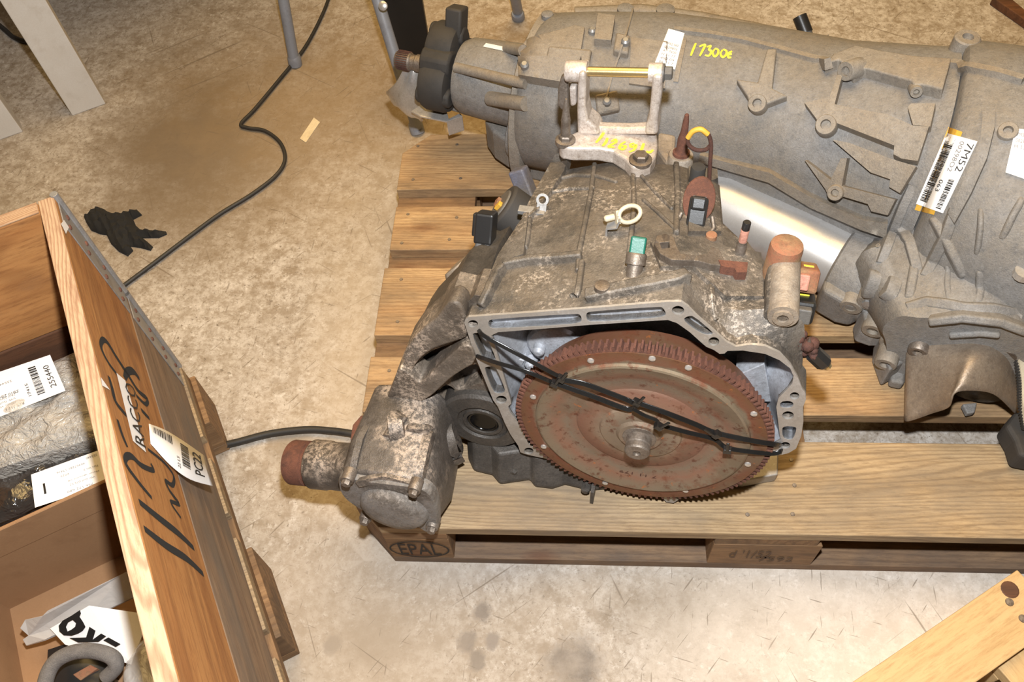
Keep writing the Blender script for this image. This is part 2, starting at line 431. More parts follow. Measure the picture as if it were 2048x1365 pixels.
def wood(name, light, mid, dark, grey, gl=.5, gr=(.45, .7), sc=1., knots=.5, rough=.7, ring=1., wa=.34):
    s = NT(name); light, mid, dark, grey = map(lin, (light, mid, dark, grey))
    co = s.mapping((1.6 * sc, 13 * sc, 13 * sc)); co2 = s.mapping((.55, 5, 5))
    warp = s.noise(1.8, 2, .5, 0, co2)
    a = s.n('ShaderNodeVectorMath'); a.operation = 'ADD'; s.l(co, a.inputs[0])
    sc_ = s.n('ShaderNodeVectorMath'); sc_.operation = 'SCALE'; s.l(warp, sc_.inputs[0]); sc_.inputs['Scale'].default_value = 1.6; s.l(sc_.outputs[0], a.inputs[1])
    w = s.n('ShaderNodeTexWave'); w.wave_type = 'BANDS'; w.bands_direction = 'Y'; w.inputs['Scale'].default_value = 1.5 * ring; w.inputs['Distortion'].default_value = 5.5
    w.inputs['Detail'].default_value = 3; w.inputs['Detail Scale'].default_value = .7; s.l(a.outputs[0], w.inputs['Vector'])
    x = s.mix(s.ramp(s.noise(2.2, 6, .6, .4, co), .3, .72), light, mid)
    x = s.mix(s.ramp(w.outputs['Fac'], .5, .98, 0, wa), x, dark)
    f = s.noise(22, 6, .75, 0, co); x = s.mix(s.ramp(f, .47, .68, 0, .6), x, dark)
    x = s.mix(s.ramp(s.noise(60, 4, .7, 0, s.mapping((9, 22, 22))), .6, .7, 0, .5), x, s.mix(.5, dark, grey))
    x = s.mix(s.ramp(s.noise(3.2, 6, .65, .3, s.mapping((1.4, 3.5, 3.5))), gr[0], gr[1], 0, gl), x, grey)
    kn = s.n('ShaderNodeTexVoronoi'); kn.inputs['Scale'].default_value = 1.; s.l(s.mapping((4.2, 11, 3)), kn.inputs['Vector'])
    x = s.mix(s.ramp(kn.outputs['Distance'], .05, .15, knots, 0), x, lin((92, 52, 30)))
    s.bump(s.math('ADD', f, w.outputs['Fac']), .25, .0012)
    return s.out(x, rough, 0., .3)
wood('wood_deck', (188, 156, 114), (166, 131, 92), (112, 82, 54), (98, 84, 68), .7, (.4, .66), ring=2.2)
wood('wood_deck_grey', (178, 154, 120), (156, 130, 95), (104, 81, 57), (112, 101, 88), .6, (.4, .64), wa=.4, ring=2.4)
wood('wood_block', (148, 116, 82), (126, 95, 65), (84, 60, 40), (70, 60, 50), .7)  # darkened: flash slant on the pallet's front faces is in this colour
wood('wood_runner', (138, 112, 86), (116, 91, 68), (80, 60, 46), (76, 70, 66), .7)  # runner colour also darkened for the flash's slant
wood('wood_collar', (178, 128, 76), (160, 106, 58), (114, 68, 34), (112, 92, 74), .45, (.56, .8), .8, .35)
wood('wood_collar_top', (184, 156, 126), (174, 142, 110), (124, 82, 58), (168, 134, 100), .2, (.6, .8), .7, 0., ring=4.6, wa=.5)
wood('wood_weathered', (152, 126, 100), (132, 106, 84), (92, 72, 56), (106, 98, 90), .7, (.38, .62), .8, .2)
wood('wood_dark', (116, 76, 50), (92, 58, 38), (58, 36, 24), (60, 48, 40), .5, (.4, .65))
wood('wood_pine', (200, 170, 124), (190, 155, 106), (152, 116, 74), (180, 150, 106), .3, (.5, .75), .8, .0, wa=.12)
def concrete():
    s = NT('concrete'); big = s.noise(2.6, 6, .62)
    x = s.mix(s.ramp(big, .35, .66), lin((200, 192, 183)), lin((172, 160, 145)))
    amt = s.ramp(s.noise(4.2, 6, .65), .32, .58, .4, 1.)
    m1 = s.ramp(s.noise(30, 9, .74), .43, .60)
    x = s.mix(s.math('MULTIPLY', s.math('MULTIPLY', m1, amt), .85), x, lin((134, 118, 98)))
    m2 = s.ramp(s.noise(85, 7, .78), .47, .60)
    x = s.mix(s.math('MULTIPLY', m2, .65), x, lin((136, 121, 103)))
    x = s.mix(s.ramp(s.noise(66, 7, .75), .55, .68, 0, .7), x, lin((220, 213, 204)))
    x = s.mix(s.ramp(s.noise(130, 5, .75), .585, .64, 0, .8), x, lin((102, 89, 75)))
    x = s.mix(s.ramp(s.noise(17, 5, .7), .665, .70, 0, .7), x, lin((116, 102, 88)))
    # dirt and oil stains, broader tone areas, and lamp shade painted before the pallet
    sx = s.n('ShaderNodeSeparateXYZ'); s.l(s.co, sx.inputs[0])
    def blob(cx, cy, rx, ry, col, amt, k=5., soft=.55):
        dx = s.math('POWER', s.math('DIVIDE', s.math('SUBTRACT', sx.outputs[0], cx), rx), 2.); dy = s.math('POWER', s.math('DIVIDE', s.math('SUBTRACT', sx.outputs[1], cy), ry), 2.)
        d = s.math('SQRT', s.math('ADD', dx, dy)); d = s.math('ADD', d, s.math('MULTIPLY', s.math('SUBTRACT', s.noise(k, 7, .72), .5), 2.2))
        return s.mix(s.ramp(d, 1 - soft, 1 + soft, amt, 0), x, lin(col))
    for b in ((-.5, .93, .2, .28, (104, 90, 74), .95, 6., .6), (-.22, 1.0, .32, .3, (150, 130, 104), .55, 6., .7), (.1, 1.15, .5, .2, (150, 122, 80), .5, 5., .7),
              (.328, -.144, .040, .034, (104, 95, 86), .85, 30., .4), (-.0, .30, .16, .2, (178, 158, 132), .5, 8., .6),
              (.191, -.075, .012, .014, (100, 92, 86), .9, 60., .3), (.171, -.12, .013, .016, (100, 92, 86), .9, 60., .3), (.188, -.144, .012, .015, (104, 96, 88), .9, 60., .3), (.208, -.117, .010, .012, (120, 112, 106), .9, 60., .3), (-.03, -.129, .012, .014, (104, 96, 88), .9, 60., .3), (.033, -.123, .05, .04, (126, 112, 94), .7, 24., .5), (-.157, .2, .03, .03, (130, 116, 98), .7, 30., .5), (.464, -.061, .10, .05, (132, 118, 100), .6, 16., .6), (.17, -.0, .12, .05, (150, 150, 152), .3, 14., .6), (.75, -.1, .3, .14, (226, 214, 200), .6, 7., .6), (.0, -.12, .28, .22, (164, 149, 131), .6, 7., .6), (-.05, .55, .1, .3, (178, 162, 140), .4, 7., .6)):
        x = blob(*b)
    # scratches
    for ang, sc_, th, am in ((.62, (1.6, 70, 1), .725, .7), (-.55, (2.2, 90, 1), .73, .6), (-1.15, (2.6, 90, 1), .73, .6), (.9, (9, 150, 1), .705, .65), (-.3, (12, 170, 1), .71, .6), (1.5, (12, 160, 1), .71, .6)):
        mp = s.n('ShaderNodeMapping'); mp.vector_type = 'TEXTURE'; mp.inputs['Rotation'].default_value = (0, 0, ang); mp.inputs['Scale'].default_value = (1 / sc_[0], 1 / sc_[1], 1); s.l(s.co, mp.inputs['Vector'])
        x = s.mix(s.ramp(s.noise(1.4, 2, .5, .15, mp.outputs[0]), th - .02, th + .01, 0, am), x, lin((112, 98, 82)))
    vo = s.n('ShaderNodeTexVoronoi'); vo.feature = 'DISTANCE_TO_EDGE'; vo.inputs['Scale'].default_value = 3.2
    wv = s.n('ShaderNodeVectorMath'); wv.operation = 'ADD'; s.l(s.co, wv.inputs[0]); sv = s.n('ShaderNodeVectorMath'); sv.operation = 'SCALE'; sv.inputs['Scale'].default_value = .22; s.l(s.noise(6, 5), sv.inputs[0]); s.l(sv.outputs[0], wv.inputs[1]); s.l(wv.outputs[0], vo.inputs['Vector'])
    s.t.nodes.remove(vo)
    s.bump(s.noise(110, 6, .75), .15, .002)
    s.out(x, s.ramp(s.noise(6, 5), .3, .7, .55, .8), 0., .35)
concrete()
def clearwrap(name, tint, rough, alpha, bump_s, sc_):
    s = NT(name); s.b.inputs['Alpha'].default_value = alpha
    s.bump(s.noise(sc_, 3, .6, 1.5), bump_s, .01); s.out(lin(tint), rough, 0., .9); s.b.inputs['Coat Weight'].default_value = .6; s.b.inputs['Coat Roughness'].default_value = .08
    return s
clearwrap('bubble_wrap', (214, 206, 194), .14, .5, 1., 70)
clearwrap('clear_plastic', (214, 212, 210), .2, .45, .5, 20)
clearwrap('frosted_plastic', (190, 184, 178), .35, .86, .15, 20)
clearwrap('dark_film', (46, 42, 40), .15, 1., .9, 26)
_og = clearwrap('oil_glass', (9, 9, 10), .16, 1., .1, 10).b; _og.inputs['Coat Weight'].default_value = 0.; _og.inputs['Specular IOR Level'].default_value = .25
# ------------------------------------------------------------------ floor
S_ = 9.0
fl = MB().obox((-S_, -S_ + 2, -.06), (2 * S_, 0, 0), (0, 2 * S_, 0), (0, 0, .06)).build('floor', 'concrete')
tag(fl, 'worn pale concrete workshop floor with scratches and oil stains', None, None, 'structure')
# ------------------------------------------------------------------ pallet under the gearboxes
X3, Y3, Z3 = Vector((1, 0, 0)), Vector((0, 1, 0)), Vector((0, 0, 1))
def eur_pallet(name, loc, ang, label, decks, ln=1.2, cut=True, mats=None, text=False):
    root = empty(name, loc, label, 'pallet')
    R = Matrix.Translation(Vector(loc)) @ Matrix.Rotation(ang, 4, 'Z')
    W = decks[-1][1]
    def board(nm, x0, x1, y0, y1, z0, z1, mat, along='x', bev=.0015):
        c = Vector(((x0 + x1) / 2, (y0 + y1) / 2, (z0 + z1) / 2))
        if along == 'x': return lbox(nm, R @ Matrix.Translation(c), (x1 - x0, y1 - y0, z1 - z0), mat, root, bev)
        return lbox(nm, R @ Matrix.Translation(c) @ Matrix.Rotation(math.pi / 2, 4, 'Z'), (y1 - y0, x1 - x0, z1 - z0), mat, root, bev)
    def cutboard(nm, poly, z0, z1, mat):
        cx = sum(p[0] for p in poly) / len(poly); cy = sum(p[1] for p in poly) / len(poly)
        o = MB().prism([(p[0] - cx, p[1] - cy, 0) for p in poly], (0, 0, z1 - z0)).build(nm, mat, None, bevel=.0015)
        o.parent = root; o.matrix_local = Matrix.Translation(-root.location) @ R @ Matrix.Translation(Vector((cx, cy, z0))); return o
    for i, (a, b, dx) in enumerate(decks):
        m = mats[i] if mats else 'wood_deck'
        if cut and i == 0: cutboard('deck_board', [(.05, a), (ln - .05, a), (ln, a + .05), (ln, b), (0, b), (0, a + .05)], .122, .144, m)
        elif cut and i == len(decks) - 1: cutboard('deck_board', [(dx, a), (ln, a), (ln, b - .05), (ln - .05, b), (dx + .05, b), (dx, b - .05)], .122, .144, m)
        else: board('deck_board', dx, ln, a, b, .122, .144, m)
    c3 = ((0, .145), (ln / 2 - .0725, ln / 2 + .0725), (ln - .145, ln))
    for x0, x1 in c3: board('cross_board', x0 + (.05 if x0 == 0 else 0) * 0, x1, .0 + .001, W - .001, .1, .122, 'wood_block', 'y') if not (cut and x0 == 0) else cutboard('cross_board', [(.05, 0), (.145, 0), (.145, W), (.05, W), (0, W - .05), (0, .05)], .1, .122, 'wood_block')
    r3 = ((0, .1), (W / 2 - .0725, W / 2 + .0725), (W - .1, W))
    for j, (y0, y1) in enumerate(r3):
        for i, (x0, x1) in enumerate(c3):
            if cut and i == 0 and j == 0: cutboard('block', [(.05, 0), (.145, 0), (.145, .1), (0, .1), (0, .05)], .022, .1, 'wood_block')
            elif i == 1 and j == 0: cutboard('block', [(x0, 0), (x1 + .008, 0), (x1 - .01, .1), (x0, .1)], .022, .1, 'wood_block')
            else: board('block', x0, x1, y0, y1, .022, .1, 'wood_block')
        if cut and j == 0: cutboard('bottom_board', [(.05, 0), (ln - .05, 0), (ln, .05), (ln, .1), (0, .1), (0, .05)], 0, .022, 'wood_runner')
        else: board('bottom_board', 0, ln, y0, y1, 0, .022, 'wood_runner')
    return root
PAL = eur_pallet('euro_pallet', (0, 0, 0), 0, 'weathered wooden pallet on the floor carrying both gearboxes',
    ((0, .143, 0), (.187, .289, 0), (.330, .471, 0), (.511, .613, .004), (.655, .800, .0)), 1.2, True,
    ('wood_deck_grey', 'wood_deck', 'wood_deck', 'wood_deck', 'wood_deck'))
def text_on(mb, s, o, xd, yd, width, height=None, lift=None, bold=0.):
    """flat lettering from o (lower left) along xd, up yd"""
    vs, fs, asp = text2d(s, bold); h = height or width * asp
    xd = Vector(xd).normalized(); yd = Vector(yd).normalized(); o = Vector(o) + (Vector(lift) if lift else Vector())
    mb.add([o + xd * (p[0] * width) + yd * (p[1] * h) for p in vs], fs); return mb
# burnt marks on the front blocks
mk = MB(); L0 = Vector((0, -.0012, 0))
text_on(mk, 'EPAL', (.066, 0, .038), X3, Z3, .062, .044, L0)
el = [Vector((.0965 + .0455 * math.cos(a), -.0012, .060 + .034 * math.sin(a))) for a in [2 * math.pi * k / 48 for k in range(48)]]
ei = [Vector((.0965 + .0430 * math.cos(a), -.0012, .060 + .0305 * math.sin(a))) for a in [2 * math.pi * k / 48 for k in range(48)]]
mk.add(el + ei, [(k, (k + 1) % 48, 48 + (k + 1) % 48, 48 + k) for k in range(48)])
mk.build('burnt_mark', 'burn', PAL, label='burnt oval mark on the corner block')
mk = MB(); text_on(mk, "d '1/52", (.555, 0, .05), X3, Z3, .06, .03, L0); text_on(mk, '7592', (.6, 0, .036), X3, Z3, .05, .02, L0)
mk.build('burnt_mark', 'burn_faint', PAL, label='faint burnt digits on the middle block')
# nails in the deck
nl = MB().lathe([(.0032, 0), (.0028, .0008), (.0005, .001)], (0, 0, 0), (0, 0, 1), 10).build('nail', 'steel_dull', None, smooth=40)
nails = []
for k, (y) in enumerate((.03, .075, .115, .21, .265, .36, .44, .53, .59, .68, .77)):
    for x in (.03, .11, .57, .64, 1.09, 1.16): nails.append((x + random.uniform(-.008, .008), y + random.uniform(-.006, .006)))
for i, (x, y) in enumerate(nails):
    M = Matrix.Translation((x, y, .1442))
    if i == 0: nl.parent = PAL; nl.matrix_local = M
    else: placed(nl, 'nail', M, PAL)
# ------------------------------------------------------------------ collared crate on the left
KA = math.radians(-61.3)
ce = Vector((math.cos(KA), math.sin(KA), 0)); ci = Vector((ce.y, -ce.x, 0))      # along the near wall / inwards
if ci.x > 0: ci = -ci
KC = Vector((-.3155, .268, 0))                                                   # outer far right corner of the collars
cp_loc = KC + ci * .6 + ce * .4
CR = math.atan2(ci.y, ci.x)
PAL2 = empty('euro_pallet', (cp_loc.x, cp_loc.y, 0), 'wooden pallet under the collared crate at the left edge', 'pallet')
def pal2(nm, a0, a1, b0, b1, z0, z1, mat, along_i=True):
    c = KC + ci * (a0 + a1) / 2 + ce * (b0 + b1) / 2 + Z3 * (z0 + z1) / 2
    x, y = (ci, Z3.cross(ci)) if along_i else (ce, Z3.cross(ce))
    return lbox(nm, mat_from(c, x, y, Z3), ((a1 - a0, b1 - b0) if along_i else (b1 - b0, a1 - a0)) + (z1 - z0,), mat, PAL2)
for b0, b1 in ((0, .145), (.186, .286), (.328, .473), (.514, .614), (.655, .8)): pal2('deck_board', -.004, 1.2, b0, b1, .122, .144, 'wood_deck_grey')
for a0, a1 in ((-.004, .141), (.53, .675), (1.055, 1.2)): pal2('cross_board', a0, a1, 0, .8, .1, .122, 'wood_block', False)
for b0, b1 in ((-.005, .095), (.33, .475), (.7, .8)):
    pal2('bottom_board', -.012, 1.2, b0, b1, 0, .022, 'wood_block')
    for a0, a1 in ((-.012, .133), (.53, .675), (1.055, 1.2)): pal2('block', a0, a1, b0, b1, .022, .1, 'wood_block')
crate = []
def collar(z0, label, m_wall, m_top, hinge_mat):
    c0 = KC + ci * .6 + ce * .4
    root = empty('pallet_collar', (c0.x, c0.y, z0), label, 'crate', 'stacked wooden pallet collars')
    T = .0195; H = .199
    def wall(a0, a1, b0, b1, mat, along_i):
        c = KC + ci * (a0 + a1) / 2 + ce * (b0 + b1) / 2 + Z3 * (z0 + H / 2)
        x = ci if along_i else ce
        return lbox('board', mat_from(c, x, Z3.cross(x), Z3), ((a1 - a0, b1 - b0) if along_i else (b1 - b0, a1 - a0)) + (H,), mat, root, .002)
    wall(0, T, 0, .8, m_wall, False); wall(T + .001, 1.2 - T - .001, 0, T, m_wall if m_wall == 'wood_collar' else 'wood_dark', True)  # lower far wall in dark wood: crate's inner shade put into colour
    wall(1.2 - T, 1.2, 0, .8, m_wall, False); wall(T + .001, 1.2 - T - .001, .8 - T, .8, m_wall, True)
    # pale top edge of the near wall
    # steel corner hinge: leaf on the near wall and leaf round the corner, with knuckle
    hb = MB(); th = .0016
    hb.obox(KC + ce * .002 - ci * th + Z3 * (z0 + .004), ce * .042, -ci * -th, Z3 * .188)
    hb.obox(KC - ce * th + ci * .002 + Z3 * (z0 + .004), ci * .042, ce * th, Z3 * .188)
    hb.cyl(KC - ci * .001 - ce * .001 + Z3 * (z0 - .004), KC - ci * .001 - ce * .001 + Z3 * (z0 + .203), .0052, 10)
    h = hb.build('hinge', hinge_mat, root, bevel=.0006)
    rv = MB()
    for k in range(4):
        for q in (.012, .03): rv.lathe([(.0036, 0), (.003, .0018), (.0004, .0024)], KC + ce * (q + .004) - ci * th + Z3 * (z0 + .025 + .05 * k), -ci, 10)
    rv.each('rivet', 'rust', h)
    return root
K1 = collar(.1445, 'grey weathered lower collar of the crate', 'wood_weathered', 'wood_weathered', 'galvanised')
K2 = collar(.3450, 'orange-brown upper collar of the crate with black handwritten numbers', 'wood_collar', 'wood_collar_top', 'galvanised')
ZT = .3450 + .199
# pale thin cap on the upper edge of the near and far walls
cb = KC + ci * .00975 + ce * .4 + Z3 * (ZT + .0012)
lbox('top_edge', mat_from(cb, ce, Z3.cross(ce), Z3), (.7996, .0193, .0024), 'wood_collar_top', K2, .001)
cb = KC + ci * .6 + ce * .00975 + Z3 * (ZT + .0012)
lbox('top_edge', mat_from(cb, ci, Z3.cross(ci), Z3), (1.158, .0193, .0024), 'wood_collar_top', K2, .001)
# marker digits on the outer face of the upper collar
PF = KC - ci * .0008
def oncrate(u, v, off=.0): return atp(u, v, KC - ci * off, ci)
def strokes(mb, fn, polys, w, nrm):
    nrm = Vector(nrm)
    for pl, ww in polys:
        P = catmull([fn(*p) for p in pl], 6); n = len(P); vs = []; fs = []
        for i in range(n):
            t = (P[min(i + 1, n - 1)] - P[max(i - 1, 0)]).normalized(); s_ = t.cross(nrm).normalized()
            k = ww * w * (.55 + .45 * math.sin(math.pi * min(1, max(0, (i + 2) / (n + 3)))))
            vs += [P[i] + s_ * k, P[i] - s_ * k]
        for i in range(n - 1): fs.append((2 * i, 2 * i + 1, 2 * i + 3, 2 * i + 2))
        mb.add(vs, fs)
q5 = lambda l: [(x * .3774, 850 + y * .3774) for x, y in l]
q4 = lambda l: [(x * .2198, 600 + y * .2198) for x, y in l]
dg = MB()
strokes(dg, lambda u, v: oncrate(u, v, .0006), [
    (q5([(765, 550), (880, 640), (990, 710), (1078, 792)]), 1.25), (q5([(738, 408), (850, 500), (945, 575), (1028, 655)]), 1.25),
    (q5([(805, 388), (740, 310), (672, 215), (668, 172), (700, 168), (750, 215), (812, 240), (800, 205)]), 1.),
    (q5([(785, 130), (870, 200), (920, 270), (915, 320), (880, 300), (900, 350), (950, 420), (905, 410), (960, 495)]), .8),
    (q4([(990, 695), (1020, 800), (1055, 930), (1150, 1050)]), 1.), (q4([(1070, 1090), (1110, 1220), (1160, 1340)]), .9),
    (q4([(1060, 670), (980, 560), (920, 430), (935, 365), (980, 390), (1060, 520), (1170, 690), (1260, 830), (1340, 900), (1325, 950), (1240, 870)]), 1.),
    (q4([(1135, 715), (1160, 655), (1215, 650), (1270, 720)]), 1.3), (q4([(1285, 1000), (1360, 1080)]), .8)], .0043, -ci)
dg.build('handwriting', 'marker', K2, label='black marker digits')
# torn paper scraps and the price sticker
sp = MB(); 
for l in ([(918, 705), (1000, 820), (930, 780)],): sp.add([oncrate(*p, .0007) for p in q4(l)], [(0, 1, 2)])
sp.add([oncrate(*p, .0022) for p in ((128, 440), (138, 455), (132, 468), (122, 448))], [(0, 1, 2, 3)])
sp.build('paper_scrap', 'paper', K2)
# sticker: strip reading the firm's name, flat on the board
sq = [oncrate(*p, .001) for p in q4([(1060, 665), (1140, 735), (1330, 1390), (1210, 1285)])]
st = MB(); st.add(sq, [(0, 1, 2, 3)]); stk = st.build('sticker', 'paper', K2, label='torn white name sticker')
sq2 = [oncrate(*p, .0017) for p in q4([(1150, 790), (1225, 860), (1330, 1300), (1215, 1240)])]
def quad_text(mb, s, quad, off=Vector(), bold=0.):
    """text mapped on a quad of world points: bl, br, tr, tl in reading direction"""
    vs, fs, asp = text2d(s, bold); a, b, c, d = [Vector(p) for p in quad]
    mb.add([a.lerp(b, p[0]).lerp(d.lerp(c, p[0]), p[1]) + off for p in vs], fs); return mb
tx = MB()
b0 = [oncrate(*p, .0018) for p in q4([(1330, 1350), (1225, 790), (1130, 735), (1235, 1290)])]
quad_text(tx, 'RACCO', b0); tx.build('print', 'ink', stk)
# hanging paper tag with bar codes, curling off the board
tg = [q5(l) for l in ([(800, 100), (905, 215), (1010, 290), (1130, 325)], [(790, -5), (880, 30), (985, 95), (1085, 165)])]
lift = (.002, .004, .010, .020)
gp = [[oncrate(*tg[r][k], lift[k]) for k in range(4)] for r in (0, 1)]
A = catmull(gp[0], 5); B = catmull(gp[1], 5); n = len(A)
t = MB(); t.add(A + B, [(i, i + 1, n + i + 1, n + i) for i in range(n - 1)]); tagp = t.build('paper_tag', 'paper', K2, smooth=60, label='white paper tag with bar codes')
tagp.modifiers.new('th', 'SOLIDIFY').thickness = .0004
def tagpt(s, r):
    k = s * (n - 1); i = min(int(k), n - 2); f = k - i
    return A[i].lerp(A[i + 1], f).lerp(B[i].lerp(B[i + 1], f), r) - ci * .0009
t = MB()
def bars(mb, fn, s0, s1, r0, r1, cnt, seed, along_s=False):
    rr = random.Random(seed); tot = 0; ws = []
    for i in range(cnt): a = rr.choice((1, 1, 2, 3)); b = rr.choice((1, 1, 2)); ws.append((tot, a)); tot += a + b
    for p, a in ws:
        if along_s: q = [(s0 + (s1 - s0) * p / tot, r0), (s0 + (s1 - s0) * (p + a) / tot, r0), (s0 + (s1 - s0) * (p + a) / tot, r1), (s0 + (s1 - s0) * p / tot, r1)]
        else: q = [(s0, r0 + (r1 - r0) * p / tot), (s1, r0 + (r1 - r0) * p / tot), (s1, r0 + (r1 - r0) * (p + a) / tot), (s0, r0 + (r1 - r0) * (p + a) / tot)]
        mb.add([fn(*x) for x in q], [(0, 1, 2, 3)])
bars(t, tagpt, .08, .42, .66, .9, 18, 3, True); bars(t, tagpt, .55, .68, .25, .88, 18, 4)
vs, fs, asp = text2d('PC22', .01); t.add([tagpt(.90 - .16 * 1 * (p[1]), .12 + .68 * p[0]) if False else tagpt(.74 + .13 * (1 - p[1]), .2 + .66 * p[0]) for p in vs], fs)
vs, fs, asp = text2d('22 L5'); t.add([tagpt(.46 + .05 * (1 - p[1]), .12 + .3 * p[0]) for p in vs], fs)
t.build('print', 'ink', tagp)
# ------------------------------------------------------------------ front gearbox (transverse, bell housing towards the viewer)
_t, _y = .114, -.186
O1 = Vector((.4125, .0705, .3235))
W1 = -Vector((math.cos(_t) * math.sin(_y), -math.cos(_t) * math.cos(_y), math.sin(_t)))
U1 = Vector((math.cos(_y), math.sin(_y), 0)); V1 = U1.cross(W1)
if V1.z < 0: V1 = -V1
def G(u, v, w): return O1 + U1 * u + V1 * v + W1 * w
def gw(px, w):
    X = atp(px[0], px[1], O1 + W1 * w, W1) - O1; return (X.dot(U1), X.dot(V1))
def gv(px, v):
    X = atp(px[0], px[1], O1 + V1 * v, V1) - O1; return Vector((X.dot(U1), X.dot(V1), X.dot(W1)))
def c5(l, w=0.): return [gw((900 + x * .3662, 580 + y * .3662), w) for x, y in l]
GB = empty('transverse_gearbox', (.43, .2, .144), 'dirty front gearbox with rusty toothed converter disc facing the viewer', 'gearbox')
outer = c5([(78, 180), (84, 160), (100, 149), (400, 128), (800, 98), (1190, 66), (1262, 66), (1300, 92), (1345, 140), (1440, 222), (1510, 286), (1560, 312), (1640, 300), (1720, 308), (1800, 345), (1860, 410), (1900, 480), (1922, 540), (1942, 565), (1944, 600), (1928, 640), (1930, 720), (1918, 800), (1890, 868), (1850, 892), (1800, 905)])
circ = lambda r, a0, a1, k: [(r * math.cos(math.radians(a0 + (a1 - a0) * i / k)), r * math.sin(math.radians(a0 + (a1 - a0) * i / k))) for i in range(k + 1)]
outer += circ(.1625, -5, -70, 14) + [(.066, -.160), (.060, -.172), (.050, -.173), (.044, -.164)] + circ(.158, -80, -132, 10)
outer += c5([(470, 912), (410, 898), (384, 888), (372, 852), (330, 790), (300, 730), (262, 640), (236, 604), (140, 370)])
# --- main casting, lofted from the bell housing back to the far end cover
secs = [(.012, [(p[0] * .985, .02 + (p[1] - .02) * .985) for p in outer]), (.034, [(-.222, .158), (-.206, .168), (-.1, .2), (.02, .236), (.035, .232), (.075, .2), (.1, .207), (.137, .222), (.158, .193), (.17, .122), (.172, .03), (.15, -.06), (.08, -.13), (0, -.152), (-.09, -.125), (-.15, -.09), (-.17, -.02), (-.19, .03)]),
        (.06, [(-.212, .158), (-.2, .168), (-.1, .198), (.015, .228), (.045, .215), (.08, .2), (.13, .2), (.15, .17), (.158, .1), (.15, .0), (.12, -.08), (.05, -.14), (-.05, -.14), (-.14, -.12), (-.18, -.02), (-.2, .05)]),
        (.11, [(-.206, .152), (-.194, .166), (-.1, .2), (.01, .22), (.05, .208), (.1, .196), (.128, .188), (.138, .1), (.12, 0), (.09, -.1), (.02, -.15), (-.1, -.15), (-.17, -.12), (-.196, 0)]),
        (.165, [(-.196, .15), (-.186, .165), (-.1, .196), (0, .212), (.05, .2), (.09, .185), (.11, .16), (.112, .05), (.1, -.08), (.03, -.14), (-.1, -.145), (-.17, -.12), (-.19, 0)]),
        (.2, [(-.19, .148), (-.18, .162), (-.1, .192), (0, .205), (.04, .196), (.058, .18), (.066, .15), (.066, .03), (.06, -.08), (.01, -.13), (-.1, -.14), (-.165, -.12), (-.185, 0)]),
        (.29, [(-.183, .138), (-.17, .152), (-.1, .178), (-.01, .188), (.03, .18), (.05, .165), (.058, .13), (.058, 0), (.05, -.08), (0, -.12), (-.1, -.125), (-.16, -.1), (-.178, 0)]),
        (.302, [(-.172, .13), (-.16, .142), (-.1, .168), (-.01, .178), (.03, .168), (.045, .15), (.05, .13), (.05, 0), (.04, -.07), (0, -.11), (-.1, -.115), (-.15, -.09), (-.168, 0)])]
body = MB(); body.loft([[G(p[0], p[1], w) for p in star(q, 96, (-.02, .02))] for w, q in secs], cap0=False)
S1 = Surf(body)
body.build('main_casting', 'cast_front', GB, smooth=35)
# --- bell housing flange with its milled pockets
inner = c5([(262, 232), (520, 212), (760, 192), (1100, 170), (1190, 165), (1240, 182), (1310, 232), (1372, 288), (1400, 312), (1440, 328), (1472, 350), (1500, 348), (1515, 334), (1600, 332), (1720, 350), (1800, 385), (1858, 430), (1876, 470), (1870, 510), (1840, 545), (1795, 590), (1782, 640), (1792, 720), (1800, 790), (1806, 825)])
inner += circ(.1535, -2, -128, 26)
inner += c5([(470, 865), (430, 845), (405, 790), (370, 720), (330, 672), (316, 640), (335, 622), (328, 592), (290, 460), (240, 290), (225, 250)])
rr = lambda cx, cy, rx, ry, k=18: [(cx + rx * math.cos(2 * math.pi * i / k), cy + ry * math.sin(2 * math.pi * i / k)) for i in range(k)]
pockets = [[(208, 172), (230, 160), (690, 130), (712, 136), (720, 162), (712, 180), (640, 192), (240, 214), (212, 205)], [(742, 130), (765, 118), (1140, 92), (1164, 98), (1180, 128), (1172, 146), (1100, 158), (770, 178), (748, 166)],
           [(1272, 160), (1300, 143), (1330, 142), (1432, 228), (1436, 244), (1405, 248), (1370, 238), (1310, 200)], [(118, 244), (140, 234), (186, 238), (200, 255), (250, 372), (246, 388), (200, 388), (178, 376)],
           [(186, 430), (200, 420), (236, 418), (256, 432), (300, 540), (298, 562), (262, 570), (236, 558)], [(1812, 758), (1830, 745), (1885, 748), (1894, 762), (1874, 815), (1850, 822), (1818, 808)],
           [(1805, 612), (1850, 606), (1878, 618), (1870, 642), (1830, 648), (1802, 640)]]
bolt_h = [(125, 186, 28, 20), (1245, 112, 34, 24), (1441, 283, 30, 24), (280, 601, 30, 22), (430, 881, 26, 18), (1882, 580, 26, 20), (1846, 686, 32, 22), (1832, 850, 26, 18)]
holes = [smoothpoly(c5(p), 1) for p in pockets] + [c5(rr(*b)) for b in bolt_h]
ccw = lambda l: l if sum(l[i][0] * l[(i + 1) % len(l)][1] - l[(i + 1) % len(l)][0] * l[i][1] for i in range(len(l))) > 0 else l[::-1]
fl_m = MB().plate(ccw(outer), [ccw(h)[::-1] for h in holes + [inner]], lambda x, y, t: G(x, y, t), 0, .003)
fl_b = MB().plate(ccw(outer), [ccw(h)[::-1] for h in holes + [inner]], lambda x, y, t: G(x, y, t), .003, .034)
fl_b.build('bell_rim', 'cast_front', GB, smooth=30)
BH = fl_m.build('bell_housing', 'alu_flange', GB, smooth=30, bevel=.0008, label='machined bell housing flange with pockets and bolt holes')
S1.addmb(fl_m)
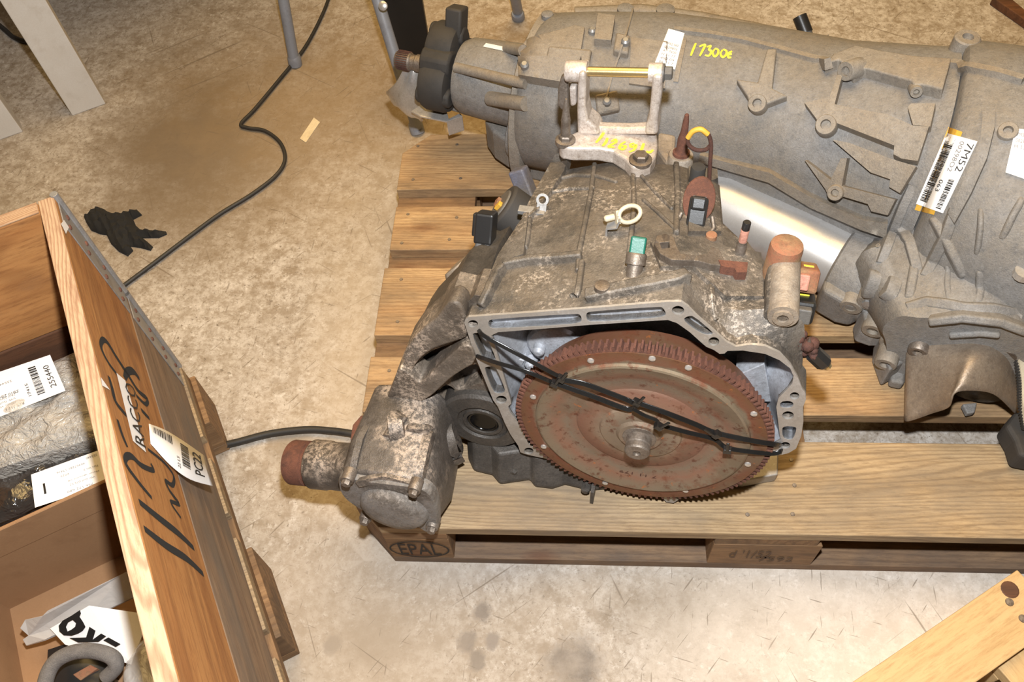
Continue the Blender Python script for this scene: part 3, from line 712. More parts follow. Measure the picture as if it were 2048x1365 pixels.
# bottoms of the pockets and the inside of the bell
pk = MB()
for p, d in zip(pockets, (.010, .010, .010, .014, .014, .014, .012)):
    q = smoothpoly(c5(p), 1); pk.loft([[G(x, y, .001) for x, y in q], [G(x, y, d) for x, y in q]], cap0=False)
pk.each('pocket_lining', 'alu_inner', BH, smooth=30)
ini = star(inner, 96, (0, .02)); inn = MB()
inn.loft([[G(x, y, .004) for x, y in ini], [G(x * .985, .02 + (y - .02) * .985, .016) for x, y in ini], [G(x * .90, .02 + (y - .02) * .88, .05) for x, y in ini], [G(x * .7, .02 + (y - .02) * .72, .072) for x, y in ini]], cap0=False)
inn.build('bell_lining', 'alu_inner', BH, smooth=35)
rb = MB(); bhx, bhy = gw((1112, 692), .05)
for l in ([(1560, 420), (1720, 350), (1760, 560), (1700, 560)], [(300, 420), (380, 330), (420, 340), (340, 480)]):
    q = c5(l, .05); rb.prism([G(x, y, .035) for x, y in q], W1 * .04)
rb.loft([[G(bhx + .038 * math.cos(t_) * k, bhy + .038 * math.sin(t_) * k, w) for t_ in [2 * math.pi * i / 28 for i in range(28)]] for k, w in ((1.1, .09), (1., .05), (.9, .046), (.45, .044))], cap0=False)
for px in ((1078, 700), (1062, 728)): x, y = gw(px, .04); rb.lathe([(.008, .0), (.008, -.014), (.004, -.018)], G(x, y, .05), W1, 12)
rb.each('bell_rib', 'alu_inner', BH, smooth=35, bevel=.001)
# --- torque converter
TCO = G(0, .003, -.009)
def disc_obj(mb, name, mat, parent, **kw):
    """mesh given in the disc's own axes (z = towards the viewer), so that wear follows its rings"""
    o = mb.build(name, mat, None, **kw); o.parent = parent; top = GB
    if parent is top: o.matrix_local = Matrix.Translation(-top.location) @ mat_from(TCO, U1, V1, -W1)
    return o
d = MB(); d.lathe([(.142, -.045), (.1515, -.012), (.1535, -.004), (.1535, .001), (.1345, .001), (.1335, .0045), (.131, .0055), (.120, .002), (.106, -.001), (.1, -.0035), (.082, -.0035), (.078, -.001), (.052, .0015), (.05, .004), (.043, .006), (.03, .0065), (.026, .010), (.0245, .010)], (0, 0, 0), (0, 0, 1), 96)
TC = disc_obj(d, 'torque_converter', 'converter_rust', GB, smooth=30); TC['label'] = 'rusty round torque converter plate'
tth = MB(); NTH = 124; prof = []
for k in range(NTH):
    a0 = 2 * math.pi * k / NTH
    for f, r in ((0, .1545), (.16, .1545), (.32, .1612), (.62, .1612), (.78, .1545)): prof.append((r * math.cos(a0 + f * 2 * math.pi / NTH), r * math.sin(a0 + f * 2 * math.pi / NTH)))
inr = [(.1500 * math.cos(2 * math.pi * k / len(prof)), .1500 * math.sin(2 * math.pi * k / len(prof))) for k in range(len(prof))]
nn = len(prof)
tth.add([(x, y, -.0005) for x, y in prof] + [(x, y, -.0135) for x, y in prof] + [(x, y, .0004) for x, y in inr] + [(x, y, -.0135) for x, y in inr],
    [(i, (i + 1) % nn, nn + (i + 1) % nn, nn + i) for i in range(nn)] + [(i, 2 * nn + i, 2 * nn + (i + 1) % nn, (i + 1) % nn) for i in range(nn)] + [(nn + i, nn + (i + 1) % nn, 3 * nn + (i + 1) % nn, 3 * nn + i) for i in range(nn)])
disc_obj(tth, 'ring_gear', 'rust', TC)['label'] = 'rusty starter ring gear teeth'
hb = MB(); hb.lathe([(.022, .006), (.021, .011), (.0158, .012), (.0158, .022), (.0148, .023), (.0148, .025), (.0158, .026), (.0158, .031), (.014, .033), (.005, .0335), (.004, .031), (.0005, .031)], (0, 0, 0), (0, 0, 1), 40)
disc_obj(hb, 'hub', 'steel_dull', TC, smooth=35)['label'] = 'worn round hub of the converter'
rv = MB().lathe([(.0042, 0), (.004, .0016), (.0025, .0026), (.0004, .0028)], (0, 0, 0), (0, 0, 1), 12)
rv0 = rv.build('rivet', 'bright_steel', None, smooth=40); first = True
for p in ((770, 382), (1105, 370), (1303, 420), (1660, 672), (1627, 948), (1287, 1092), (848, 1050), (513, 852), (455, 580)):
    x, y = c5([p], -.009)[0]; M = Matrix.Translation((x, y - .003, .0011))
    q = rv0 if first else rv0.copy()
    if not first: COL.objects.link(q)
    q.parent = TC; q.matrix_local = M; first = False
vs, fs, asp = text2d('7 11 179', 0); tm = MB()      # faint stamped figures, standing on their heads
tm.add([(.03 - .05 * p[0], -.098 - .006 * p[1] + .0, .0005) for p in vs], fs); disc_obj(tm, 'stamped_figures', 'rust_dark', TC)
# --- side casting of the differential, left of the bell, with cast pockets
z6 = lambda l: [(760 + x * .2198, 560 + y * .2198) for x, y in l]
def P6(l, w): return [gw(p, w) for p in z6(l)]
wD = .022
outl = P6([(1010, 300), (930, 145), (860, 140), (800, 200), (640, 165), (540, 270), (500, 360), (410, 430), (300, 540), (225, 650), (165, 800), (120, 940), (60, 1070), (70, 1180), (120, 1180), (160, 1165), (300, 1180), (370, 1120), (450, 1080), (600, 1200), (640, 1365), (1180, 1480), (1260, 1350), (1180, 1150), (1020, 1050), (880, 640), (770, 420)], wD)
po1 = P6([(290, 880), (315, 800), (370, 720), (450, 660), (520, 625), (720, 565), (750, 580), (730, 620), (640, 690), (560, 760), (470, 850), (400, 920), (360, 940)], wD)
po2 = P6([(650, 890), (740, 820), (860, 765), (900, 780), (940, 935), (860, 950), (770, 1000), (700, 1000), (640, 930)], wD)
po3 = P6([(500, 1040), (590, 955), (640, 965), (690, 1010), (620, 1100), (560, 1120)], wD)
dh = MB().plate(ccw(outl), [ccw(smoothpoly(p, 1))[::-1] for p in (po1, po2, po3)], lambda x, y, t: G(x, y, t), wD, wD + .045)
for l, w0_, w1_ in (([(290, 880), (330, 915), (360, 940), (400, 920), (470, 850), (560, 760), (640, 690), (740, 600), (830, 600), (880, 750), (740, 830), (650, 890), (560, 970), (480, 1050), (370, 1115), (300, 1180), (160, 1165), (120, 1180), (75, 1270), (55, 1080), (120, 940), (165, 800), (225, 830)], -.004, wD + .002),
                    ([(300, 540), (410, 430), (500, 370), (560, 290), (640, 190), (740, 230), (780, 330), (770, 420), (800, 520), (720, 560), (520, 620), (450, 655), (370, 715), (310, 790), (280, 860), (225, 820), (200, 720), (225, 650)], .004, wD + .002)):
    q = smoothpoly([gw(p, w0_) for p in z6(l)], 1); sm_ = MB(); sm_.loft([[G(x, y, w0_) for x, y in q], [G(x, y, w1_ + .01) for x, y in q]]); sm_.build('cast_strut', 'cast_side', GB, smooth=45, bevel=.006, seg=3); S1.addmb(sm_)
dh.build('differential_casting', 'cast_side', GB, smooth=30, bevel=.005, seg=3); S1.addmb(dh)
bk = star(outl, 80, (-.27, .02)); db = MB()
db.loft([[G(x * .995, y * .99, wD + .024) for x, y in bk], [G(-.25 + (x + .25) * .92, .0 + y * .92, wD + .10) for x, y in bk], [G(-.22 + (x + .22) * .75, y * .8, wD + .16) for x, y in bk]])
db.build('differential_casting', 'cast_dark', GB, smooth=50); S1.addmb(db)
cx, cy = gw((965, 847), wD - .012)
sl = MB(); sl.lathe([(.062, .04), (.060, .004), (.056, 0), (.036, -.001), (.035, .003), (.029, .003), (.028, .0), (.023, .0), (.0225, .016), (.001, .016)], G(cx, cy, wD - .012), W1, 48)
SEAL = sl.build('axle_seal_boss', 'cast_dark', GB, smooth=35, label='dark round axle seal boss')
ox = MB(); ox.lathe([(.0224, .003), (.021, .0015), (.0185, .002), (.017, .005), (.0155, .005), (.0145, .0035), (.0125, .004), (.0115, .010), (.001, .011)], G(cx, cy, wD - .012), W1, 32)
ox.build('oil_seal', 'oil_glass', SEAL, smooth=40, label='glossy black oil seal')
# --- oil pan under the casting
pn = MB(); w0 = .02
def pan_pt(px, z): return atz(px[0], px[1], z)
q = [pan_pt(p, .150) for p in ((936, 922), (948, 948), (985, 957), (1000, 975), (1060, 966), (1070, 980), (1105, 984), (1130, 976), (1180, 988), (1215, 985))]
q = q + [p + W1 * .16 for p in q[::-1]]
qq = [Vector((p.x, p.y, .146)) for p in q]; pn.loft([[p + Vector((0, .006, 0)) for p in qq], [p + Vector((0, .004, .008)) for p in qq], [p + Vector((0, .03, .05)) for p in qq]]); pn.build('oil_pan', 'cast_dark', GB, bevel=.003)
pb = MB()
for px in ((1028, 938), (1172, 975)): 
    b = atz(px[0], px[1], .165); pb.lathe([(.007, -.01), (.007, .006), (.004, .009)], b, -W1, 6)
pb.cbox(atz(1186, 985, .160), U1, V1, W1, .005, .03, .02)
pb.each('pan_bolt', 'cast_dark', GB)
# --- lower foot of the bell at the right
ft = MB(); a = [atz(*p, .168) for p in ((1440, 960), (1470, 850), (1552, 850), (1557, 912), (1556, 950), (1490, 962))]
ft.prism(a, (0, 0, -.022)); ft.build('bell_foot', 'alu_flange', GB, bevel=.002)
# --- transfer case bolted to the lower left
TX = MB()
fr = [(-.376, -.062), (-.366, -.052), (-.272, -.042), (-.258, -.052), (-.246, -.08), (-.250, -.14), (-.262, -.168), (-.285, -.160), (-.33, -.165), (-.36, -.145), (-.378, -.11)]
mid = [(-.378, -.052), (-.366, -.042), (-.280, -.032), (-.258, -.045), (-.244, -.09), (-.242, -.15), (-.25, -.170), (-.285, -.165), (-.33, -.168), (-.365, -.15), (-.384, -.12)]
bck = [(-.372, -.045), (-.360, -.030), (-.290, -.020), (-.268, -.034), (-.256, -.08), (-.250, -.15), (-.25, -.165), (-.285, -.16), (-.33, -.165), (-.36, -.15), (-.378, -.12)]
TX.loft([[G(p[0], p[1], w) for p in smoothpoly(q, 1)] for q, w in ((fr, -.112), (mid, -.07), (bck, -.018), (bck, .02))])
TC2 = TX.build('transfer_case', 'cast_blotch', GB, smooth=50, bevel=.005, seg=3, label='blotched grey transfer case at the left front'); S1.addmb(TX)
cv = MB(); fo = smoothpoly([(p[0] * 1.0, p[1]) for p in [(-.380, -.07), (-.370, -.055), (-.345, -.056), (-.3, -.050), (-.262, -.044), (-.248, -.056), (-.244, -.09), (-.248, -.14), (-.252, -.166), (-.266, -.170), (-.275, -.158), (-.30, -.150), (-.345, -.15), (-.365, -.135), (-.382, -.11)]], 2)
cv.loft([[G(x, y, -.104) for x, y in fo], [G(x, y, -.117) for x, y in fo], [G(-.31 + (x + .31) * .97, -.11 + (y + .11) * .97, -.120) for x, y in fo]])
dmx, dmy = gw((788, 1018), -.122)
dm = lambda k, w: [G(dmx + .047 * k * math.cos(t_) * 1.02, dmy + .044 * k * math.sin(t_), w) for t_ in [2 * math.pi * i / 40 for i in range(40)]]
cv.loft([dm(1.1, -.110), dm(1.02, -.119), dm(.95, -.127), dm(.84, -.132), dm(.55, -.1345), dm(.2, -.135)], cap0=False)
cv.build('cover', 'cast_pale', TC2, smooth=40, label='pale domed front cover'); S1.addmb(cv)
for px, w in (((692, 967), -.120), ((826, 988), -.120), ((862, 1062), -.118), ((728, 1045), -.116)):
    tb = MB(); x, y = gw(px, w - .01); tb.lathe([(.0088, .012), (.0088, -.003), (.008, -.005)], G(x, y, w - .002), W1, 20); tb.lathe([(.0062, 0), (.0062, -.007), (.0052, -.0085)], G(x, y, w - .005), W1, 6); tb.build('cover_bolt', 'steel_dull', TC2, smooth=30)
tr = MB()
for p, h, th in (([(712, 962), (770, 955), (830, 968)], .006, .008), ([(835, 965), (846, 920), (858, 862)], .010, .016), ([(795, 880), (792, 845), (806, 828)], .016, .026), ([(812, 856), (850, 862), (862, 852)], .008, .012), ([(705, 945), (722, 880), (735, 850)], .006, .012), ([(895, 860), (905, 905), (912, 925)], .012, .018)): rib(tr, S1, p, h, th, dirv=V1, step=8, taper=True)
tr.each('cast_rib', 'cast_blotch', TC2, smooth=60)
tv = MB(); x, y = gw((806, 832), -.02); tv.tube([G(x, y - .01, -.03), G(x, y + .006, -.04), G(x - .004, y + .004, -.062)], .011, 14); tv.build('breather', 'cast_blotch', TC2, smooth=60)
# output neck with its rusty ring
A0 = G(-.345, -.118, -.066); A1 = Vector(atp(672, 940, G(0, 0, -.068), W1)); A2 = Vector(atp(598, 926, G(0, 0, -.066), W1)); ax = (A2 - A0).normalized()
L1 = (A2 - A0).length
nk = MB(); nk.lathe([(.060, -.01), (.050, .012), (.040, .034), (.0345, .05), (.034, L1 * .58), (.0355, L1 * .62), (.0355, L1 * .80), (.033, L1 * .82)], A0, ax, 40)
nk.build('output_neck', 'cast_blotch', TC2, smooth=50)
nr = MB(); nr.lathe([(.030, L1 * .80), (.030, L1 * .86), (.0325, L1 * .87), (.0325, L1 * 1.0), (.0325, L1 * 1.06), (.031, L1 * 1.08), (.024, L1 * 1.08), (.023, L1 * 1.0), (.0005, L1 * 1.0)], A0, ax, 40)
nr.build('rust_ring', 'rust', TC2, smooth=40, label='rusty ring on the end of the output neck')
# rusty tab beside the neck
tb = MB(); a = [atz(*p, .23) for p in ((700, 880), (705, 850), (722, 830), (736, 832), (728, 850), (716, 885))]; tb.prism(a, (0, 0, -.03)); tb.build('rust_tab', 'rust', TC2, bevel=.002)
# --- cast relief on the top of the main casting
rl = MB(); S1f = S1; S1 = Surf(body)
for p, h, th in (([(1266, 338), (1268, 420), (1262, 480), (1258, 520)], .006, .008), ([(1190, 330), (1182, 390), (1172, 440), (1160, 500), (1156, 545)], .005, .008), ([(1352, 330), (1355, 400), (1352, 470)], .006, .009),
                 ([(1105, 362), (1150, 352), (1195, 354), (1235, 366)], .004, .007), ([(1095, 388), (1140, 379), (1190, 378)], .004, .007), ([(1280, 350), (1310, 385), (1345, 420)], .004, .006), ([(1285, 400), (1320, 430), (1350, 460)], .004, .006),
                 ([(1060, 440), (1055, 480), (1050, 500)], .006, .01), ([(1010, 535), (1060, 525), (1130, 520), (1165, 516)], .010, .012), ([(1008, 540), (985, 580), (966, 618)], .012, .012), ([(1165, 525), (1158, 580), (1152, 608)], .006, .009),
                 ([(1175, 598), (1240, 585), (1320, 572), (1372, 560)], .012, .020), ([(1420, 570), (1425, 620), (1430, 640)], .004, .008), ([(1395, 500), (1400, 540)], .004, .01)):
    rib(rl, S1, p, h, th, step=8)
for p, h in (([(1042, 455), (1060, 435), (1050, 520), (1010, 532), (985, 590), (972, 612), (962, 612), (1000, 520)], .010), ([(1112, 318), (1140, 312), (1130, 350), (1080, 425), (1062, 440), (1045, 445), (1060, 412)], .008),
             ([(1300, 490), (1440, 480), (1445, 500), (1520, 512), (1525, 600), (1450, 600), (1405, 560), (1385, 540), (1320, 540)], .006), ([(1375, 340), (1432, 345), (1440, 470), (1375, 470)], .006)): pad(rl, S1, p, h, up=.6)
rl.each('cast_relief', 'cast_front', GB, smooth=40, bevel=.002)
S1f.addmb(rl); S1 = S1f
# darker, bare-looking strip of the casting to the left of the top
# right-hand boss column (1545-1590, 490-640) and rusty solenoid cap
def bossline(px0, px1, w0, w1, prof_r, name, mat, parent=None, n=24):
    a = Vector(atp(px0[0], px0[1], O1 + W1 * w0, W1)); b = Vector(atp(px1[0], px1[1], O1 + W1 * w1, W1))
    return a, b
bc = MB(); x0, y0 = gw((1566, 632), .022)
bc.lathe([(.016, 0), (.0165, -.003), (.0165, -.012), (.0165, -.11)], G(x0, y0, .02), -W1, 24); bc.lathe([(.011, .0), (.011, .003), (.006, .003), (.006, -.01)], G(x0, y0, .02), -W1, 20)
bc.build('boss', 'cast_dusty', GB, smooth=40)
bx = MB(); bx.cbox(G(x0 - .002, y0 - .024, .06), U1, V1, W1, .034, .06, .07); bx.build('boss', 'cast_front', GB, bevel=.006, seg=3)
rc = MB(); x1, y1 = gw((1568, 512), .105); rc.lathe([(.0185, -.05), (.0185, .012), (.0175, .017), (.014, .019), (.0005, .020)], G(x1, y1, .105), V1, 28); RC = rc.build('solenoid_cap', 'rust_bright', GB, smooth=40, label='rust-streaked round steel cap')
# flat side plate right of the top (1440-1550)
# --- mount bracket at the far end
wB = .262; vB = .205
z3 = lambda l: [(1060 + x * .2198, 80 + y * .2198) for x, y in l]
def onv(px, v): return O1 + U1 * gv(px, v).x + V1 * v + W1 * gv(px, v).z
BR = MB()
base = [onv(p, vB) for p in z3([(262, 935), (300, 890), (420, 830), (560, 780), (1060, 770), (1150, 790), (1165, 960), (1150, 1050), (1100, 1130), (1020, 1160), (930, 1150), (870, 1080), (760, 1010), (620, 985), (400, 985), (290, 970)])]
BR.prism([p for p in base], V1 * -.022)
BKT = BR.build('mount_bracket', 'alu_bracket', GB, bevel=.004, seg=3, label='pale aluminium U-shaped mount bracket')
def armpx(l, w): return [Vector(atp(p[0], p[1], O1 + W1 * w, W1)) for p in z3(l)]
wa = gv(z3([(480, 860)])[0], vB).z
ar = MB()
for l, w in (([(430, 870), (425, 640), (432, 420), (440, 300), (505, 300), (508, 420), (505, 620), (530, 740), (600, 800), (640, 870)], wa), ([(1165, 870), (1160, 740), (1195, 500), (1205, 330), (1110, 330), (1098, 520), (1080, 700), (1050, 790), (1040, 870)], wa)):
    q = armpx(l, w); ar.prism(q, W1 * .034)
ar.each('arm', 'alu_bracket', BKT, bevel=.005, seg=3)
wl = MB(); q = armpx([(450, 870), (520, 770), (640, 800), (900, 810), (1060, 800), (1160, 780), (1165, 870)], wa + .008); wl.prism(q, W1 * .016); wl.build('web', 'alu_bracket', BKT, bevel=.004)
b0 = Vector(atp(*z3([(440, 285)])[0], O1 + W1 * (wa + .017), W1)); b1 = Vector(atp(*z3([(1150, 300)])[0], O1 + W1 * (wa + .017), W1)); bd = (b1 - b0).normalized()
br = MB(); br.lathe([(.0125, -.016), (.0135, -.014), (.0135, .010), (.0125, .012)], b0, bd, 28); br.lathe([(.0125, -.009), (.0125, .007), (.0115, .008)], b1, bd, 28); br.each('eye', 'alu_bracket', BKT, smooth=40)
bb = MB(); bb.cyl(b0, b1, .0062, 20); bb.build('long_bolt', 'gold_zinc', BKT, smooth=40, label='gold zinc-plated long bolt')
bb = MB(); bb.lathe([(.0115, .008), (.0115, .010), (.0085, .011)], b1, bd, 24); bb.lathe([(.0088, .010), (.0088, .019), (.007, .020)], b1, bd, 6); bb.build('bolt_head', 'plastic_grey', BKT, smooth=25)
bb = MB(); q = armpx([(300, 330), (340, 330), (350, 600), (330, 660), (280, 640), (250, 590), (250, 470), (275, 360)], wa + .02); bb.prism(q, W1 * .012)
bb.build('rubber_stop', 'steel_dull', BKT, bevel=.003); bb = MB(); q = armpx([(355, 430), (420, 430), (420, 600), (365, 610)], wa + .01); bb.prism(q, W1 * .02); bb.build('spacer', 'alu_bracket', BKT, bevel=.003)
# base bolts and studs
hx = MB(); hp = onv(z3([(1005, 1090)])[0], vB); hx.lathe([(.0150, -.004), (.0150, .001), (.0125, .002)], hp, V1, 28); hx.lathe([(.0102, .001), (.0102, .008), (.0085, .0095)], hp, V1, 6); hx.build('flange_bolt', 'steel_dull', BKT, smooth=25)
hx = MB(); hp = onv(z3([(322, 915)])[0], vB); hx.lathe([(.0135, -.004), (.0135, .002), (.011, .003)], hp, V1, 28); hx.lathe([(.0092, .002), (.0092, .008), (.0075, .0095)], hp, V1, 6)
hx.lathe([(.0066, .008), (.0062, .030), (.0066, .032), (.0058, .035), (.004, .050), (.0015, .064)], hp, V1, 16); hx.build('stud', 'steel_dull', BKT, smooth=30, label='pointed grey stud and nut')
vS = .185
bp = onv(z3([(1375, 1040)])[0], vS); hx = MB(); hx.lathe([(.0175, -.07), (.017, -.002), (.0155, 0)], bp, V1, 28); hx.build('stud_boss', 'cast_dusty', GB, smooth=40); S1.addmb(hx)
hx = MB(); hx.lathe([(.0115, 0), (.0115, .004), (.009, .005), (.0075, .008), (.0075, .024), (.0066, .028), (.005, .036), (.004, .052), (.0028, .062), (.001, .064)], bp, V1, 16); hx.build('stud', 'rust', GB, smooth=30, label='rusty pointed stud')
sv = MB(); a = [onv(z3([p])[0], vS - .01) for p in ((1165, 830), (1330, 860), (1320, 1040), (1250, 1120), (1160, 1000))]; sv.prism(a, V1 * -.06); sv.build('bracket_seat', 'cast_dusty', GB, bevel=.005)
# yellow paint digits on the bracket foot
yp = MB()
def brk(u, v): return onv((u, v), vB + .0008)
strokes(yp, brk, [(z3(l), 1.) for l in ([(690, 800), (655, 870), (600, 935)], [(640, 800), (690, 806)], [(705, 890), (690, 930), (660, 965)], [(740, 925), (775, 905), (780, 930), (715, 970), (770, 975)], [(870, 925), (830, 950), (815, 985), (850, 995), (870, 965), (835, 965)],
    [(950, 940), (915, 950), (925, 975), (965, 955), (945, 1000), (900, 1020)], [(1035, 940), (1020, 985), (1000, 1030)], [(1060, 1010), (1085, 1025), (1120, 1000)])], .0021, V1)
yp.build('painted_digits', 'paint_yellow', BKT, label='yellow hand-painted digits')
# --- electrical bits and small brackets on top
def lug(px, r, h, mat, name, ax=None, n=20, prof=None, parent=None, label=None):
    P, N = S1.hit(*px); a = ax or N; m = MB(); m.lathe(prof or [(r, -.006), (r, h * .85), (r * .85, h), (.0005, h)], P, a, n); return m.build(name, mat, parent or GB, smooth=40, label=label)
# green plug on its grey sensor
P, N = S1.hit(1268, 545); axs = (V1 * .75 + W1 * .66).normalized(); m = MB(); m.lathe([(.009, -.006), (.009, .008), (.0115, .009), (.0115, .020), (.010, .022)], P, axs, 24); sen = m.build('pressure_sensor', 'steel_dull', GB, smooth=40)
x_, y_, z_ = frame(axs, U1); m = MB(); m.cbox(P + axs * .030, x_, y_, z_, .0175, .0125, .020); m.cbox(P + axs * .030 + y_ * .007, x_, y_, z_, .009, .005, .018); m.build('plug', 'plastic_green', sen, bevel=.002, label='small green plug')
# black connector with rust-coloured bracket at the right
P, N = S1.hit(1392, 440); up = (V1 * .8 + W1 * .6).normalized(); x_, y_, z_ = frame(up, U1)
m = MB(); q = [P + x_ * (.019 * math.cos(a) * 1.0) + z_ * (.018 + .027 * math.sin(a)) + y_ * 0 for a in [2 * math.pi * k / 24 for k in range(24)]]; m.prism([p - V1 * .004 + W1 * .012 for p in q], W1 * .004); m.build('rust_bracket', 'rust', GB, bevel=.001, label='oval rusty bracket plate')
m = MB(); m.cbox(P + z_ * .010, x_, y_, z_, .022, .017, .034); m.cbox(P + z_ * .020 - y_ * .008, x_, y_, z_, .018, .010, .016); cn = m.build('connector', 'plastic_black', GB, bevel=.003, label='black plug socket')
m = MB(); m.cbox(P + z_ * .0275, x_, y_, z_, .015, .011, .001); m.build('socket_face', 'plastic_grey', cn)
m = MB(); 
for s_ in (-1, 1): m.tube([P + x_ * s_ * .018 + z_ * .006, P + x_ * s_ * .022 - z_ * .004 - W1 * .004, P + x_ * s_ * .017 - z_ * .010 - W1 * .010], .0028, 8)
m.each('clip', 'steel_dull', GB, smooth=60)
# dark round plug behind it
P, N = S1.hit(1392, 365); m = MB(); m.lathe([(.0095, -.03), (.0095, .012), (.0085, .015), (.0005, .016)], G(*[Vector(P - O1).dot(a) for a in (U1, V1, W1)]) + V1 * .01, V1, 24); m.build('dark_plug', 'rubber', GB, smooth=40)
# wire lifting eye with yellow-painted top
lp = [(1418, 375), (1420, 330), (1422, 290), (1416, 268), (1402, 258), (1386, 262), (1376, 275), (1378, 290), (1392, 300), (1410, 300), (1420, 292)]
wE = gv((1418, 375), .19).z; lw = [Vector(atp(u, v, O1 + W1 * wE, W1)) for u, v in lp]; m = MB(); m.tube(catmull(lw, 5), .0026, 8); LE = m.build('lifting_eye', 'rust_dark', GB, smooth=60, label='bent wire lifting eye')
m = MB(); m.tube([p - W1 * .001 for p in catmull(lw[3:7], 5)], .0034, 8); m.build('yellow_paint', 'paper_yellow', LE, smooth=60)
# small lever plate and tab bracket
m = MB(); pad(m, S1, [(1306, 500), (1312, 484), (1330, 480), (1346, 486), (1352, 505), (1360, 520), (1390, 524), (1412, 520), (1420, 506), (1436, 510), (1445, 530), (1450, 545), (1420, 542), (1395, 535), (1340, 532), (1318, 520)], .010, dirv=V1, sink=.002, holes=[[(1318, 498), (1336, 496), (1338, 508), (1322, 510)]]); m.build('lever_plate', 'steel_dull', GB, bevel=.001)
m = MB(); pad(m, S1, [(1434, 535), (1492, 540), (1490, 560), (1470, 560), (1465, 552), (1440, 548)], .012, dirv=V1, sink=.002); m.build('rust_tab', 'rust', GB, bevel=.001)
# pink plug pin
P, N = S1.hit(1480, 505); up = V1; m = MB(); m.lathe([(.0062, -.01), (.0062, .012), (.0052, .014), (.0052, .018)], P, up, 12); pin = m.build('vacuum_pin', 'steel_dull', GB, smooth=40); m = MB(); m.lathe([(.0048, .016), (.0048, .036), (.0045, .037)], P, up, 14); m.build('pink_sleeve', 'plastic_pink', pin, smooth=40); m = MB(); m.lathe([(.0047, .036), (.0047, .046), (.004, .047)], P, up, 14); m.build('black_tip', 'plastic_black', pin, smooth=40)
lug((1422, 476), .0065, .006, 'rust_bright', 'bolt', V1)
lug((1204, 575), .0085, .004, 'steel_dull', 'bolt', V1)
# white plastic cable clip and its tin bracket
P, N = S1.hit(1212, 460); m = MB(); bq = [P, P + V1 * .012, P + V1 * .016 + U1 * .012, P + V1 * .026 + U1 * .014]
m.loft([[p - W1 * .012 + U1 * .001 for p in bq] , [p + W1 * .004 + U1 * .001 for p in bq]], False, False, closed=False); o = m.build('tin_bracket', 'galvanised', GB); o.modifiers.new('t', 'SOLIDIFY').thickness = .002
B0 = P + V1 * .022 + U1 * .008; cc = B0 + U1 * .018 + V1 * .004 + W1 * .004; ring_ = []
e1 = (U1 * .85 + W1 * .5).normalized(); e2 = (V1 * .75 + W1 * .6 - U1 * .25).normalized()
for k in range(22):
    a = math.pi + 2 * math.pi * k / 21; ring_.append(cc + e1 * math.cos(a) * .0135 + e2 * math.sin(a) * .0095)
m = MB(); m.tube(ring_, .0027, 8); m.cbox(B0 + U1 * .004, e1, e2, e1.cross(e2), .004, .016, .009); m.lathe([(.004, 0), (.004, .010), (.0025, .012)], B0, -e1, 10); m.build('cable_clip', 'plastic_white', GB, smooth=60, label='cream plastic loop cable clip')
# small eyelet at the left shoulder
P, N = S1.hit(1082, 425); m = MB(); e1 = U1; e2 = (V1 * .8 + W1 * .6).normalized(); c_ = P + e2 * .016
rg = [[c_ + (e1 * math.cos(a) + e2 * math.sin(a)) * r + e1.cross(e2) * z for a in [2 * math.pi * k / 20 for k in range(20)]] for r, z in ((.0085, -.0015), (.0085, .0015), (.0045, .0015), (.0045, -.0015), (.0085, -.0015))]
m.loft(rg, False, False); m.cbox(P + e2 * .004, e1, e2, e1.cross(e2), .013, .014, .003); m.cbox(P - U1 * .012, U1, V1, W1, .035, .006, .012); m.build('eyelet', 'galvanised', GB, bevel=.0006)
# connectors along the left flank
def conn(px, v, ax, parts, name, label):
    p0 = O1 + U1 * gv(px, v).x + V1 * v + W1 * gv(px, v).z; a = Vector(ax).normalized(); x_, y_, z_ = frame(a, W1); root = None
    hs = MB(); sd = -1 if px[0] > 1300 else 1; hs.tube(catmull([p0 - z_ * .012, p0 - z_ * .02 + U1 * sd * .02, p0 + U1 * sd * .05 - V1 * .01, p0 + U1 * sd * .09 - V1 * .02], 5), .006, 8); parts = list(parts)
    for (kind, off, dims, mat, nm, bev) in parts:
        m = MB(); c = p0 + x_ * off[0] + y_ * off[1] + z_ * off[2]
        if kind == 'b': m.cbox(c, x_, y_, z_, *dims)
        else: m.lathe([(dims[0], -dims[1] / 2), (dims[0], dims[1] / 2)], c, {'x': x_, 'y': y_, 'z': z_}[dims[2]], 20)
        o = m.build(nm if root else name, mat, root or GB, bevel=bev, smooth=30 if kind == 'c' else None, label=None if root else label); root = root or o
    hs.build('wire_stub', 'rubber', root, smooth=60)
    return root
conn((968, 500), .13, V1 * .85 + W1 * .5 , [('b', (0, 0, -.005), (.026, .020, .035), 'plastic_grey', 'connector', .003), ('b', (0, 0, .030), (.030, .024, .040), 'plastic_black', 'plug', .003), ('b', (0, .013, .032), (.012, .008, .03), 'plastic_black', 'latch', .002), ('c', (0, -.03, -.02), (.016, .05, 'y'), 'cast_dusty', 'sensor_body', .002)], 'connector', 'black plug standing beside the left flank')
conn((1022, 425), .11, -U1 * .8 + V1 * .6, [('c', (0, 0, 0), (.034, .035, 'z'), 'rubber', 'connector', .004), ('c', (0, 0, .016), (.024, .008, 'z'), 'plastic_grey', 'socket', .002), ('b', (.006, .004, .022), (.012, .01, .006), 'rust_bright', 'wire_stub', .001), ('b', (-.008, -.004, .022), (.008, .012, .006), 'paper_yellow', 'wire_stub', .001)], 'connector', 'round dark multi-pin connector with cut wires')
